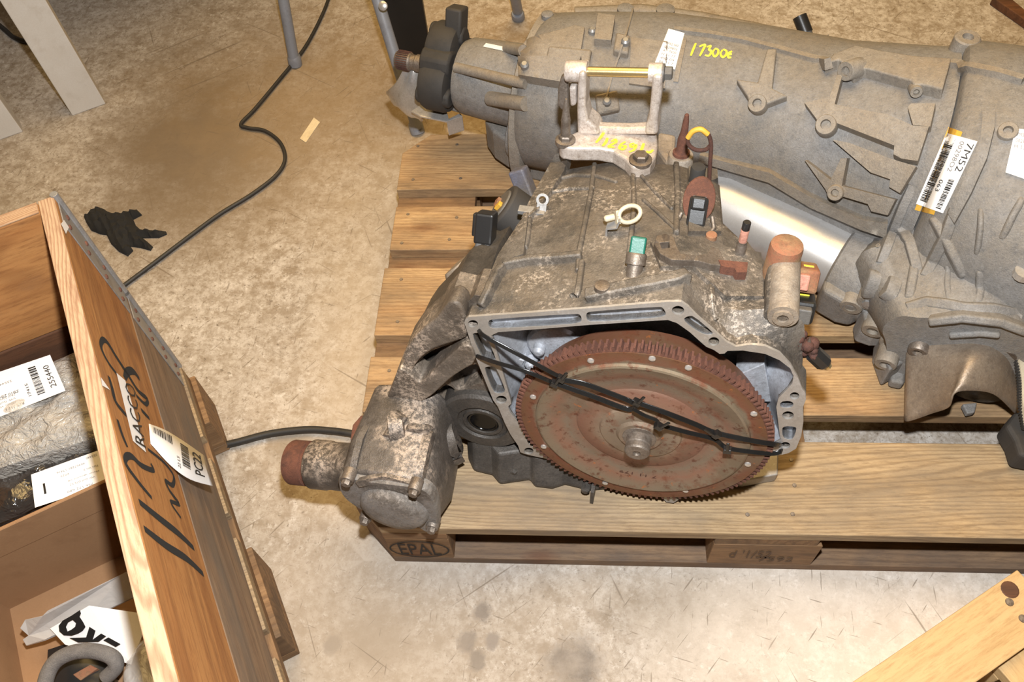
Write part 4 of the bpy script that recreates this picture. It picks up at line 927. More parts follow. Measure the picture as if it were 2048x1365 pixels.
conn((1048, 370), .12, V1 * .8 + W1 * .3 - U1 * .4, [('b', (0, 0, 0), (.022, .024, .05), 'plastic_blue', 'connector', .003), ('b', (0, 0, -.028), (.014, .014, .012), 'paper_yellow', 'wire_stub', .001), ('b', (.004, .004, -.02), (.008, .008, .012), 'rust_bright', 'wire_stub', .001)], 'connector', 'blue-grey plug with cut wires')
lc = MB(); p = O1 + U1 * gv((945, 560), .06).x + V1 * .06 + W1 * gv((945, 560), .06).z; lc.lathe([(.030, -.06), (.030, .02), (.024, .03), (.001, .032)], p, (V1 * .6 - U1 * .7 + W1 * .3).normalized(), 24); lc.build('round_boss', 'cast_dusty', GB, smooth=50)
# orange and black plugs at the right side
conn((1612, 555), .14, -W1 * .85 + V1 * .5, [('b', (0, 0, 0), (.030, .026, .045), 'rust_bright', 'connector', .004), ('b', (0, .006, .024), (.02, .014, .012), 'plastic_pink', 'socket', .002), ('b', (.0145, 0, .004), (.003, .012, .006), 'paint_yellow', 'paint_mark', .0005)], 'connector', 'rust-red plug')
conn((1603, 610), .11, -W1 * .9 + V1 * .35, [('b', (0, 0, 0), (.030, .028, .05), 'plastic_black', 'connector', .004), ('b', (.0, 0, .028), (.02, .018, .014), 'plastic_grey', 'socket', .002), ('b', (.016, 0, .002), (.003, .012, .006), 'paint_yellow', 'paint_mark', .0005)], 'connector', 'black plug below the rust-red one')
# rusty worm clamp at the lower right
m = MB(); p = gw((1585, 675), .03); a = G(p[0], p[1], .035); p2 = gw((1628, 715), .03); b = G(p2[0], p2[1], .035); dr = (b - a).normalized()
rk = random.Random(4)
for k in range(15):
    c = a.lerp(b, k / 14) + Vector((rk.uniform(-1, 1), rk.uniform(-1, 1), rk.uniform(-1, 1))) * .007; m.sphere(c, rk.uniform(.004, .0085), 8, 6)
m.cyl(a, b, .006, 12); WC = m.build('rusty_fitting', 'rust_dark', GB, smooth=40, label='corroded knobbly fitting'); m = MB(); m.lathe([(.010, -.002), (.010, .018), (.007, .022)], b, dr, 8); m.build('tip', 'plastic_black', WC); m = MB(); m.lathe([(.005, .020), (.005, .027), (.002, .028)], b, dr, 8); m.build('brass_end', 'gold_zinc', WC)
m = MB(); q = [gw(p_, .04) for p_ in ((1596, 668), (1612, 678), (1620, 662), (1624, 680), (1612, 690), (1598, 684))]; m.prism([G(x, y, .03) for x, y in q], W1 * .002); m.build('tin_tab', 'steel_dull', WC)
# --- cable ties holding the converter (each one a thing)
def tie(px, w, label, wid=.0034, ww=None):
    wid *= .72
    P = [G(*gw(p, (ww[i] if ww else w)), (ww[i] if ww else w)) for i, p in enumerate(px)]; P = catmull(P, 7); m = MB(); m.tube(P, 0, flat=(.0011, wid), nrm=-W1 * .8 + V1 * .6); o = m.build('cable_tie', 'tie_black', None, bevel=.0004)
    c = sum(P, Vector()) / len(P); o.data.transform(Matrix.Translation(-c)); o.location = c
    return tag(o, label, 'cable tie', 'black plastic ties across the converter disc')
def c5p(l): return [(900 + x * .3662, 580 + y * .3662) for x, y in l]
def tie_head(o, px, w, ang=0):
    x, y = gw(px, w); c = G(x, y, w); m = MB(); ca, sa = math.cos(ang), math.sin(ang); m.cbox(c, U1 * ca + V1 * sa, V1 * ca - U1 * sa, W1, .010, .008, .008)
    m.cbox(c + (V1 * ca - U1 * sa) * .012 - W1 * .004, U1 * ca + V1 * sa, V1 * ca - U1 * sa, W1, .004, .016, .002)
    h = m.build('tie_head', 'tie_black', o, bevel=.001)
T1 = tie(c5p([(140, 178), (160, 225), (200, 260), (330, 330), (450, 395), (560, 455), (610, 480)]), 0, 'cable tie looped through the top left bolt hole of the flange', ww=[.02, -.002, -.012, -.018, -.02, -.018, -.016]); tie_head(T1, c5p([(605, 485)])[0], -.018, -.4)
T2 = tie(c5p([(105, 330), (150, 362), (260, 400), (400, 440), (500, 480), (570, 510)]), 0, 'cable tie wrapped round the left flange strut', ww=[.02, -.001, -.014, -.02, -.02, -.016]); tie_head(T2, c5p([(570, 512)])[0], -.018, -.4)
T3 = tie(c5p([(590, 490), (720, 510), (860, 560), (990, 612), (1010, 640), (960, 650), (800, 590), (660, 540), (575, 510)]), -.018, 'double cable tie from the left knot to the hub of the disc', .0042); tie_head(T3, c5p([(1020, 615)])[0], -.024, -.4)
T4 = tie(c5p([(1000, 650), (1060, 685), (1130, 715), (1140, 750)]), -.03, 'short cable tie hooked over the hub', .003); tie_head(T4, c5p([(1140, 745)])[0], -.040, -.6)
T5 = tie(c5p([(1040, 622), (1200, 680), (1340, 735), (1440, 778), (1600, 815), (1740, 840), (1800, 848), (1830, 852)]), 0, 'long cable tie from the hub to the right bolt hole', .0042, [-.024, -.026, -.022, -.020, -.018, -.012, -.004, .02]); tie_head(T5, c5p([(1455, 790)])[0], -.024, .9)
T6 = tie(c5p([(1170, 745), (1300, 780), (1440, 815), (1510, 862), (1640, 885), (1760, 895), (1810, 880), (1825, 856)]), 0, 'lower cable tie running under the long one to the right edge', .0038, [-.030, -.024, -.020, -.020, -.016, -.008, -.002, .02]); tie_head(T6, c5p([(1515, 875)])[0], -.024, .1)
# ------------------------------------------------------------------ rear gearbox (lengthwise, lying across the far end of the pallet)
GA = math.radians(-18)
A2v = Vector((math.cos(GA), math.sin(GA), 0)); L2v = Vector((math.sin(GA), -math.cos(GA), 0))     # along the shaft / towards the viewer
GR = empty('longitudinal_gearbox', (.6, .7, .144), 'long dusty gearbox lying across the far end of the pallet', 'gearbox')
def sec(cx, cy, cz, a, b, e=2.3, n=96, skew=0., flatb=None):
    r = []
    for k in range(n):
        t = 2 * math.pi * k / n; c, s_ = math.cos(t), math.sin(t)
        x = a * math.copysign(abs(c) ** (2 / e), c); z = b * math.copysign(abs(s_) ** (2 / e), s_)
        if flatb is not None: z = max(z, flatb)
        r.append(Vector((cx, cy, cz)) + L2v * (x + skew * z) + Z3 * z)
    return r
def psec(px, z, a, b=None, e=2.15, n=96):
    c = atz(px[0], px[1], z); return sec(c.x, c.y, z, a, b or a, e, n)
cs = MB()
cs.loft([psec((1072, 180), .29, .095), psec((1076, 182), .29, .118), psec((1090, 184), .29, .128), psec((1160, 190), .29, .134), psec((1300, 198), .288, .138), psec((1500, 230), .288, .139), psec((1650, 276), .295, .148), psec((1790, 312), .308, .162), psec((1838, 326), .315, .168)])
S2 = Surf(cs); cs.build('main_case', 'cast_rear', GR, smooth=40)
bl = MB()
bl.loft([psec((1843, 328), .32, .172), psec((1848, 330), .322, .182, .176), psec((1866, 336), .325, .188, .178), psec((1950, 366), .33, .202, .184), psec((2048, 398), .332, .214, .186), psec((2130, 428), .335, .224, .189), psec((2150, 436), .335, .218, .183), psec((2152, 437), .335, .205, .170), psec((2146, 434), .335, .198, .165), psec((2060, 402), .333, .16, .15), psec((2058, 401), .333, .06, .06)])
bl.build('bell_case', 'cast_rear', GR, smooth=40); S2.addmb(bl)
# differential lobe at the lower right, reaching out to the viewer
PD = Vector(atz(1772, 715, .20))
def gl(px, d): return Vector(atp(px[0], px[1], PD - L2v * d, L2v))
f0 = [gl(p, .0) for p in ((1760, 655), (1775, 690), (1772, 740), (1790, 760), (1830, 780), (1960, 790), (2090, 780), (2110, 720), (2060, 668), (1990, 640), (1935, 632), (1870, 636), (1830, 636), (1800, 630))]
f1 = [gl(p, .10) for p in ((1700, 560), (1725, 620), (1770, 660), (1800, 690), (1850, 710), (1960, 720), (2100, 700), (2110, 640), (2080, 560), (2010, 520), (1930, 500), (1850, 490), (1780, 490), (1720, 500))]
f2 = [gl(p, .2) for p in ((1730, 520), (1745, 560), (1770, 600), (1800, 630), (1850, 650), (1960, 660), (2080, 650), (2100, 600), (2060, 460), (2000, 400), (1920, 370), (1850, 370), (1790, 420), (1740, 470))]
for f_ in (f0, f1, f2):
    for p in f_: p.z = max(p.z, .149)
lb = MB(); lb.loft([[p for p in smoothpoly(f, 2)] for f in (f0, f1, f2)]); lb.build('differential_lobe', 'cast_rear', GR, smooth=45); S2.addmb(lb)
# tail housing
TA = atz(930, 151, .30); TB = atz(1076, 180, .30); ta = (TB - TA).normalized()
def along(s): return TA + ta * (s + .05)
tl = MB(); tl.lathe([(.045, -.055), (.060, -.052), (.066, -.04), (.0685, 0), (.071, .05), (.072, (TB - TA).length - .03)], along(0), ta, 56); tl.build('tail_housing', 'cast_rear', GR, smooth=40); S2.addmb(tl)
# flange lip between tail and case, tall on the far side
fp = MB(); o2 = smoothpoly([(-.125, .03), (-.11, .08), (-.07, .112), (.0, .118), (.07, .095), (.11, .04), (.125, -.05), (.11, -.12), (.03, -.13), (-.1, -.1)], 2)
fc = atz(1076, 182, .29); fp.loft([[fc + L2v * x * k + Z3 * z * k + A2v * d for x, z in o2] for d, k in ((-.014, .97), (-.012, 1.), (.006, 1.), (.008, .98))])
fp.build('case_flange', 'cast_rear_web', GR, smooth=40); S2.addmb(fp)
# bulging output cover on the near side of the tail
og = MB(); oc = Vector(atz(1085, 262, .235)); og.lathe([(.055, -.045), (.060, -.042), (.062, .0), (.062, .055), (.058, .062), (.04, .064), (.0005, .066)], oc, (L2v * .12 + A2v).normalized(), 44, sy=1.05)
og.build('output_cover', 'cast_rear', GR, smooth=40); S2.addmb(og)
# rods beside the tail
def rod(pa, za, pb, zb, r, name='tie_rod', mat='cast_rear', n=18):
    a = Vector(atz(*pa, za)); b = Vector(atz(*pb, zb)); m = MB(); m.cyl(a, b, r, n); return m.build(name, mat, GR, smooth=40)
def hrod(pa, pb, r, lift, name='tie_rod'):
    a, b = [S2.hit(*p)[0] - ray(*p) * lift for p in (pa, pb)]; m = MB(); m.cyl(a, b, r, 18); return m.build(name, 'cast_rear_web', GR, smooth=40)
hrod((912, 135), (1052, 168), .0085, .004); rod((896, 208), .25, (985, 234), .25, .0095); hrod((980, 197), (1052, 208), .012, .002, 'boss'); hrod((1014, 96), (1046, 101), .009, .002, 'boss')
b_ = Vector(atz(986, 250, .22)); m = MB(); m.lathe([(.014, -.03), (.014, .004), (.011, .008), (.004, .009)], b_, (L2v * .6 - A2v * .5 + Z3 * .4), 16); m.build('bolt', 'galvanised', GR, smooth=30)
m = MB(); q = [Vector(atz(*p, .24)) for p in ((975, 205), (1045, 215), (1042, 290), (1012, 280), (985, 262), (970, 240))]; m.prism(q, Z3 * -.07); m.build('tail_bracket', 'cast_rear', GR, bevel=.006, seg=3)
# lugs under the tail
m = MB(); q = [Vector(atz(*p, .19)) for p in ((1022, 275), (1045, 280), (1075, 305), (1120, 315), (1095, 335), (1060, 325), (1035, 325), (1022, 318))]; m.prism(q, Z3 * -.045); m.build('foot_lug', 'cast_rear', GR, bevel=.008, seg=3)
m = MB()
for pa, pb, h, th in (((1095, 120), (1180, 128), .012, .05), ((1105, 140), (1170, 165), .016, .014)): rib(m, S2, [pa, pb], h, th)
for p, h in (([(1040, 128), (1165, 128), (1145, 182), (1042, 165)], .022), ([(1040, 100), (1060, 80), (1130, 62), (1150, 55), (1170, 60), (1160, 120), (1045, 128)], .006), ([(1195, 40), (1230, 45), (1222, 95), (1188, 92)], .014), ([(1232, 75), (1260, 82), (1256, 118), (1226, 112)], .012),
             ([(1262, 78), (1335, 86), (1330, 180), (1258, 170)], .004), ([(1190, 195), (1235, 185), (1240, 225), (1195, 235)], .012)): pad(m, S2, p, h, up=.5)
m.each('cast_web', 'cast_rear_web', GR, smooth=40, bevel=.003); S2.addmb(m)
m = MB()
for px in ((1185, 65), (1251, 86), (1214, 204), (1050, 132)): 
    P, N = S2.hit(*px); m.lathe([(.007, -.004), (.007, .005), (.004, .008)], P, (N + Z3).normalized(), 14)
m.each('screw', 'galvanised', GR, smooth=40)
# black rubber coupling, splined shaft
def cpl(px, z): return Vector(atz(*px, z))
ctr = atz(893, 138, .30)
def star3(R0, R1, n=3, ph=0., k=120):
    out = []
    for i in range(k):
        a = 2 * math.pi * i / k; c = .5 + .5 * math.cos(n * (a - ph)); out.append(R0 + (R1 - R0) * c ** .35)
    return out
up2 = Z3; m = MB(); rs = star3(.052, .082, 3, math.radians(68))
ringf = lambda k, d: [ctr + A2v * d + (L2v * -math.cos(2 * math.pi * i / 120) + Z3 * math.sin(2 * math.pi * i / 120)) * rs[i] * k for i in range(120)]
m.loft([ringf(.86, -.026), ringf(.95, -.023), ringf(1., -.015), ringf(1., .016), ringf(.95, .024), ringf(.8, .028)])
CPL = m.build('rubber_coupling', 'rubber', GR, smooth=40, label='black three-armed rubber coupling')
m = MB()
for k in range(3):
    a = math.radians(68 + 120 * k); m.lathe([(.018, -.030), (.018, .034)], ctr + (L2v * -math.cos(a) + Z3 * math.sin(a)) * .062, A2v, 8)
    m.lathe([(.024, -.026), (.026, -.022), (.026, .026), (.024, .030)], ctr + (L2v * -math.cos(a + 1.05) + Z3 * math.sin(a + 1.05)) * .046, A2v, 8)
    if k == 0: m.cbox(ctr + A2v * .016 + (L2v * -math.cos(a) + Z3 * math.sin(a)) * .085, A2v, (L2v * -math.cos(a) + Z3 * math.sin(a)), A2v.cross(L2v * -math.cos(a) + Z3 * math.sin(a)), .03, .05, .036)
m.each('arm', 'rubber', CPL, smooth=30, bevel=.004)
sh = ctr - A2v * .022; m = MB(); m.lathe([(.0155, 0), (.0155, -.036), (.0135, -.038), (.0135, -.046), (.0155, -.048), (.016, -.050), (.016, -.072), (.014, -.076), (.009, -.077), (.0005, -.077)], sh, A2v, 36)
SHF = m.build('output_shaft', 'steel_dull', GR, smooth=35, label='splined output shaft end'); m = MB()
x_, y_, z_ = frame(A2v)
for k in range(26):
    a = 2 * math.pi * k / 26; dr = x_ * math.cos(a) + y_ * math.sin(a); m.cbox(sh - A2v * .061 + dr * .0162, dr, A2v.cross(dr), A2v, .0025, .0017, .022)
m.each('spline', 'rust_dark', SHF)
# bright heat shield under the coupling
m = MB(); hs = []
rr_ = []
for l, z in (([(812, 126), (826, 128), (846, 134)], .29), ([(802, 148), (820, 158), (848, 170)], .268), ([(788, 170), (810, 188), (850, 206)], .238), ([(772, 184), (796, 214), (846, 240)], .205), ([(776, 192), (800, 220), (842, 244)], .19)):
    c_ = catmull([Vector(atz(*p, z)) for p in l], 6); rr_.append([p + Z3 * .004 * math.sin(i / 12 * math.pi * 5) for i, p in enumerate(c_)])
cols = [catmull([r[i] for r in rr_], 2) for i in range(13)]; rows = [[cols[i][j] for i in range(13)] for j in range(9)]
m.add([p for r in rows for p in r], [(j * 13 + i, j * 13 + i + 1, (j + 1) * 13 + i + 1, (j + 1) * 13 + i) for j in range(8) for i in range(12)])
o = m.build('heat_shield', 'bright_steel', GR, smooth=60, label='bright crumpled heat shield under the coupling'); o.modifiers.new('t', 'SOLIDIFY').thickness = .0015
m = MB(); q = [Vector(atz(*p, .235)) for p in ((848, 205), (870, 203), (892, 218), (898, 238), (893, 243), (840, 232), (822, 222))]; m.prism(q, Z3 * -.004); q2 = [Vector(atz(*p, .235)) for p in ((893, 243), (925, 232), (920, 226), (896, 238))]; m.prism(q2, Z3 * -.035); m.each('shield_bracket', 'bright_steel', GR, bevel=.001)
# --- cast webs and bosses along the main case
def c3p(l): return [(1348 + x * .3421, y * .3421) for x, y in l]
def c9p(l): return [(1548 + x * .2441, 250 + y * .2441) for x, y in l]
def c4p(l): return [(1640 + x * .2491, 560 + y * .2491) for x, y in l]
m = MB()
for l, h in (([(365, 490), (430, 590), (445, 640), (535, 640), (665, 590), (575, 545), (600, 315), (545, 315), (490, 510)], .009),
             ([(1050, 490), (1110, 455), (1380, 530), (1395, 560), (1440, 552), (1560, 582), (1610, 400), (1400, 385), (1190, 350), (1060, 320), (930, 370), (880, 430), (960, 405), (1010, 450)], .012),
             ([(770, 630), (840, 725), (860, 775), (930, 775), (960, 750), (1290, 880), (1285, 930), (1330, 955), (1425, 970), (1490, 770), (1400, 765), (1250, 700), (945, 640), (990, 470), (960, 470), (915, 600)], .011),
             ([(940, 830), (1160, 1020), (1275, 1060), (1270, 1105), (1330, 1140), (1425, 985), (1290, 945), (1040, 850)], .011),
             ([(785, 935), (905, 1105), (925, 1150), (990, 1142), (1150, 1190), (1170, 1232), (1265, 1255), (1310, 1165), (1000, 1085), (1030, 925), (995, 925), (935, 1050)], .012),
             ([(1370, 660), (1390, 640), (1530, 640), (1500, 775), (1400, 765)], .010)):
    pad(m, S2, c3p(l), h * 1.5, up=.3)
pad(m, S2, c3p([(150, 925), (350, 985), (560, 1045), (800, 1190), (1100, 1320), (1240, 1365), (1250, 1280), (1110, 1262), (800, 1125), (560, 985), (350, 935), (160, 885)]), .016, dirv=(L2v * .8 + Z3 * .3).normalized())
m.each('cast_web', 'cast_rear_web', GR, smooth=40, bevel=.0035, seg=3); S2.addmb(m)
def boss2(px, r0, h0, ax=None, hole=.5, mat='cast_rear_web', name='boss', n=24):
    r, h = r0 * .82, h0 * .6; P, N = S2.hit(*px); a = (ax or (N * .6 + Z3 * .3 + L2v * .2)).normalized(); mm = MB()
    mm.lathe([(r * 1.08, -.02), (r, h - .001), (r * .94, h), (r * hole, h), (r * hole * .9, h - .006), (.0004, h - .006)], P, a, n); return mm.build(name, mat, GR, smooth=40)
for px, r, h in ((c3p([(490, 610)])[0], .0165, .014), (c3p([(890, 735)])[0], .0175, .016), (c3p([(950, 1122)])[0], .014, .016), (c3p([(1412, 527)])[0], .010, .015), (c3p([(1030, 410)])[0], .017, .018), (c3p([(1950, 775)])[0], .0145, .012), (c9p([(855, 995)])[0], .004, .004)): boss2(px, r, h)
# long raised edges and joints
m = MB()
rib(m, S2, c3p([(0, 180), (200, 205), (400, 240), (600, 290), (800, 345), (900, 365)]), .006, .012); rib(m, S2, c3p([(60, 230), (10, 480)]), .002, .01); rib(m, S2, c3p([(1620, 380), (1760, 410), (1900, 440), (2040, 480)]), .008, .014)
rib(m, S2, [(1266, 20), (1255, 60), (1242, 100), (1222, 160), (1205, 225)], .003, .004)
m.each('cast_edge', 'cast_rear_web', GR, smooth=60); S2.addmb(m)
# bell details: wedge rib, crossing ribs, fins
m = MB()
pad(m, S2, c3p([(1800, 640), (1880, 650), (1875, 760), (1830, 940), (1740, 1140), (1640, 1320), (1602, 1262), (1705, 1050), (1792, 832), (1802, 720)]), .010, up=.3)
for l, h, th in (([(1310, 745), (1400, 925), (1480, 1080), (1570, 1250)], .008, .014), ([(1490, 690), (1400, 925), (1330, 1060), (1240, 1240)], .008, .016), ([(1040, 830), (1110, 960), (1180, 1200)], .010, .016), ([(1700, 680), (1690, 860), (1665, 1070)], .007, .008), ([(2048, 590), (1960, 740), (1865, 945)], .006, .010), ([(1140, 500), (1060, 660), (960, 900), (880, 1130)], .010, .014), ([(1160, 1120), (1130, 1300), (1110, 1420)], .006, .014), ([(1430, 1160), (1420, 1300), (1440, 1440)], .004, .010), ([(1700, 1200), (1690, 1350), (1680, 1460)], .004, .012), ([(1010, 1250), (960, 1380), (900, 1440)], .008, .02), ([(860, 1200), (800, 1360), (790, 1430)], .010, .024), ([(1090, 1500), (1250, 1450), (1420, 1470), (1560, 1500), (1800, 1510), (2040, 1560)], .006, .016)):
    rib(m, S2, c9p(l), h * .7, th * 1.15, dirv=(L2v * .6 + Z3 * .7).normalized(), taper=True, step=7)
m.each('cast_rib', 'cast_rear', GR, smooth=60, bevel=.003, seg=3); S2.addmb(m)
P, N = S2.hit(1926, 97); mm = MB(); mm.lathe([(.020, -.06), (.018, .018), (.016, .020), (.008, .020), (.007, .012), (.0004, .012)], P, Z3, 24); mm.build('boss', 'cast_rear_web', GR, smooth=40)
# pieces along the far top edge
m = MB()
for p, z, h in (([(1750, 100), (1800, 92), (1850, 88), (1890, 98), (1885, 140), (1800, 130), (1745, 118)], .40, .05), ([(1945, 100), (1990, 105), (2000, 135), (1948, 128)], .43, .05), ([(2035, 105), (2060, 100), (2060, 145), (2030, 130)], .43, .05)):
    q = [Vector(atz(*x, z)) for x in p]; m.prism(q, Z3 * -h)
for p, z in (([(1660, 88), (1690, 82), (1708, 90), (1710, 108), (1660, 115)], .36), ([(1652, 70), (1658, 66), (1662, 78), (1690, 84), (1680, 96), (1652, 96)], .33)):
    q = [Vector(atz(*x, z)) for x in p]; m.prism(q, Z3 * -.06)
m.each('lug', 'cast_rear', GR, bevel=.006, seg=3)
a = Vector(atz(1622, 92, .33)); b = Vector(atz(1600, 35, .36)); m = MB(); m.cyl(a, b, .010, 14); m.build('breather_pipe', 'plastic_grey', GR, smooth=40); m = MB(); m.cyl(a.lerp(b, .45), a.lerp(b, 1.04), .0118, 14); m.build('rubber_cap', 'plastic_black', GR, smooth=40)
# far sump rail seen along the top edge
m = MB(); q = [Vector(atz(*p, .31)) for p in ((1150, 32), (1280, 26), (1400, 42), (1500, 62), (1590, 82), (1700, 104), (1760, 112))]
m.tube(q, .016, 10); m.build('sump_rail', 'cast_rear_web', GR, smooth=60)
for px, z, r in (((1095, 40), .40, .010), ((1330, 30), .36, .016), ((1250, 28), .37, .014)):
    mm = MB(); mm.lathe([(r, -.03), (r, .012), (r * .7, .014)], Vector(atz(*px, z)), Z3, 14); mm.build('boss', 'cast_rear', GR, smooth=40)
# --- side shaft tube and its end cover
T0 = Vector(atz(1400, 388, .215)); T1_ = Vector(atz(1684, 525, .215)); dt = (T1_ - T0).normalized()
m = MB(); m.lathe([(.0585, -.12), (.0585, (T1_ - T0).length)], T0, dt, 48); TU = m.build('shaft_tube', 'tube_alu', GR, smooth=40, label='smooth bright aluminium shaft tube'); 
m = MB(); L = (T1_ - T0).length; m.lathe([(.060, L - .004), (.066, L), (.068, L + .01), (.072, L + .045), (.07, L + .12)], T0, dt, 48); m.build('tube_socket', 'cast_rear', GR, smooth=40); S2.addmb(m)
m = MB(); q = [Vector(atz(*p, .235)) for p in ((1690, 462), (1760, 470), (1790, 500), (1775, 560), (1740, 600), (1720, 612), (1690, 605), (1645, 580), (1655, 540), (1675, 500))]
m.loft([[p for p in q], [p + L2v * -.01 - Z3 * .07 for p in q]]); m.build('tube_cover', 'cast_rear', GR, bevel=.008, seg=3); S2.addmb(m)
# near-side bolt columns of the differential cover
ax = (L2v * .9 - Z3 * .12 + A2v * -.1).normalized()
def column(px, r, ln, z=None, mat='cast_rear_web', head=None):
    P = S2.hit(*px)[0] if z is None else Vector(atz(*px, z)); mm = MB(); mm.lathe([(r * 1.1, -ln), (r, -.004), (r, .006), (r * .92, .008), (r * .5, .008), (r * .45, .002), (.0004, .002)], P, ax, 22)
    o = mm.build('bolt_boss', mat, GR, smooth=40)
    if head:
        mm = MB(); mm.lathe([(r * .6, .004), (r * .55, .011), (.0005, .012)], P, ax, 8); mm.build('bolt_end', head, o)
for px, r, ln, z, hd in (((1704, 608), .017, .10, .225, None), ((1742, 600), .019, .14, .25, 'galvanised'), ((1780, 612), .016, .13, .245, 'rust_dark'), ((1748, 655), .017, .05, .215, None), ((1784, 682), .017, .06, .215, None), ((1834, 644), .017, .07, .245, None), ((1773, 722), .016, .05, .20, None), ((1938, 638), .018, .09, .25, None), ((1838, 695), .015, .05, .225, None)): column(px, r, ln, z, head=hd)
m = MB()
for l, h, th in (([(1860, 640), (1925, 633), (2000, 642), (2048, 660)], .012, .016), ([(1900, 668), (1960, 664), (2000, 668)], .01, .012)): rib(m, S2, l, h, th, dirv=(L2v * .7 + Z3 * .5).normalized())
m.each('cover_arc', 'cast_rear', GR, smooth=60, bevel=.003, seg=3)
m = MB(); q = [Vector(atz(*p, .225)) for p in ((1725, 612), (1790, 620), (1800, 650), (1760, 650), (1730, 640))]; m.prism(q, Z3 * -.06); q = [Vector(atz(*p, .20)) for p in ((1765, 660), (1800, 690), (1815, 720), (1780, 740), (1762, 690))]; m.prism(q, Z3 * -.05); q = [Vector(atz(*p, .17)) for p in ((1784, 730), (1812, 735), (1810, 768), (1782, 762))]; m.prism(q, Z3 * -.02)
m.each('cover_lug', 'cast_rear', GR, bevel=.005, seg=3)
# --- dented sheet-metal shield over the side output
zs = .232
def sh_pt(px, z): return Vector(atz(*px, z))
top = [sh_pt(p, z) for p, z in (((1812, 700), .225), ((1822, 690), .235), ((1850, 680), .25), ((1900, 676), .262), ((1950, 674), .268), ((2000, 676), .265), ((2030, 690), .25), ((2046, 730), .22))]
bot = [sh_pt(p, z) for p, z in (((1808, 840), .165), ((1818, 842), .175), ((1862, 828), .20), ((1895, 815), .235), ((1905, 790), .262), ((1935, 782), .268), ((1990, 790), .25), ((2034, 830), .185))]
T = catmull(top, 6); B = catmull(bot, 6); m = MB(); n = len(T); rows = 10; vs = []
for j in range(rows + 1):
    t = j / rows
    for i in range(n):
        p = T[i].lerp(B[i], t); s_ = i / (n - 1); vs.append(p + Z3 * (.022 * math.sin(math.pi * t) * math.sin(math.pi * s_) - .012 * math.exp(-((s_ - .18) / .1) ** 2 - ((t - .6) / .3) ** 2)))
m.add(vs, [(j * n + i, j * n + i + 1, (j + 1) * n + i + 1, (j + 1) * n + i) for j in range(rows) for i in range(n - 1)])
o = m.build('output_shield', 'shield_metal', GR, smooth=70, label='dented dusty sheet-metal shield'); o.modifiers.new('t', 'SOLIDIFY').thickness = .0022
SB = Surf(m); m = MB()
for px, r in ((1839, 693), .014), ((2013, 700), .016):
    P, N = SB.hit(*px); m.lathe([(r, -.02), (r, .010), (r * .9, .012), (r * .5, .012), (r * .45, .006), (.0004, .006)], P, ax, 22)
m.each('shield_bolt', 'steel_dull', o, smooth=40)
m = MB(); P0 = sh_pt((1946, 800), .195) - L2v * .022; m.lathe([(.042, -.03), (.042, 0), (.02, .002), (.012, .006), (.0005, .006)], P0, ax, 32); m.build('output_flange', 'cast_dark', GR, smooth=40)
m = MB(); q = [sh_pt(p, .165) for p in ((1925, 808), (1955, 805), (1950, 825), (1935, 828))]; m.prism(q, Z3 * -.01); m.build('flange_lug', 'cast_rear', GR, bevel=.002)
# pale fibre gasket strip with toothed edge, right edge of the picture
gk = [sh_pt(p, z) for p, z in (((2018, 690), .285), ((2040, 712), .27), ((2050, 760), .25), ((2052, 810), .23), ((2060, 860), .2))]
m = MB(); m.tube(catmull(gk, 8), 0, flat=(.003, .006), nrm=Z3); m.build('gasket_strip', 'plastic_white', GR)
m = MB()
for k, p in enumerate(catmull(gk, 9)): m.cbox(p - A2v * .008, A2v, L2v, Z3, .004, .0024, .007)
tag(m.build('gasket_tooth', 'rubber', GR), None, None, None, 'stuff')
m = MB(); q = [sh_pt(p, .19) for p in ((2012, 850), (2030, 825), (2070, 815), (2080, 920), (2040, 912), (2030, 880))]; m.prism(q, Z3 * -.04); m.build('rubber_flap', 'rubber', GR, bevel=.006, seg=3)
m = MB(); m.lathe([(.012, -.004), (.012, .006)], S2.hit(2046, 548)[0], Z3, 12); m.build('bare_spot', 'bright_steel', GR)
# --- stickers and paint marks
def sticker(quad, mat, parent, name='sticker', nx=8, ny=8, off=.0012, label=None, S=None):
    g = drape(S or S2, quad, nx, ny, off); m = MB(); m.add(g, [(j * (nx + 1) + i, j * (nx + 1) + i + 1, (j + 1) * (nx + 1) + i + 1, (j + 1) * (nx + 1) + i) for j in range(ny) for i in range(nx)]); o = m.build(name, mat, parent, smooth=60, label=label); return o
def onq(S, quad, off): 
    def f(s, t):
        p = bil(quad, s, t); P, N = S.hit(p[0], p[1]); return P - ray(p[0], p[1]) * off
    return f
def text_q(mb, fn, s, x0, x1, y0, y1, bold=0.):
    vs, fs, asp = text2d(s, bold); mb.add([fn(x0 + (x1 - x0) * p[0], y1 + (y0 - y1) * p[1]) for p in vs], fs)
SY = Surf(cs, bl)
yq = [(1897, 254), (1925, 264), (1868, 430), (1829, 420)]; sticker(yq, 'paper_yellow', GR, 'yellow_tape', 24, 24, off=.0015, S=SY, label='yellow tape under the bar code sticker')
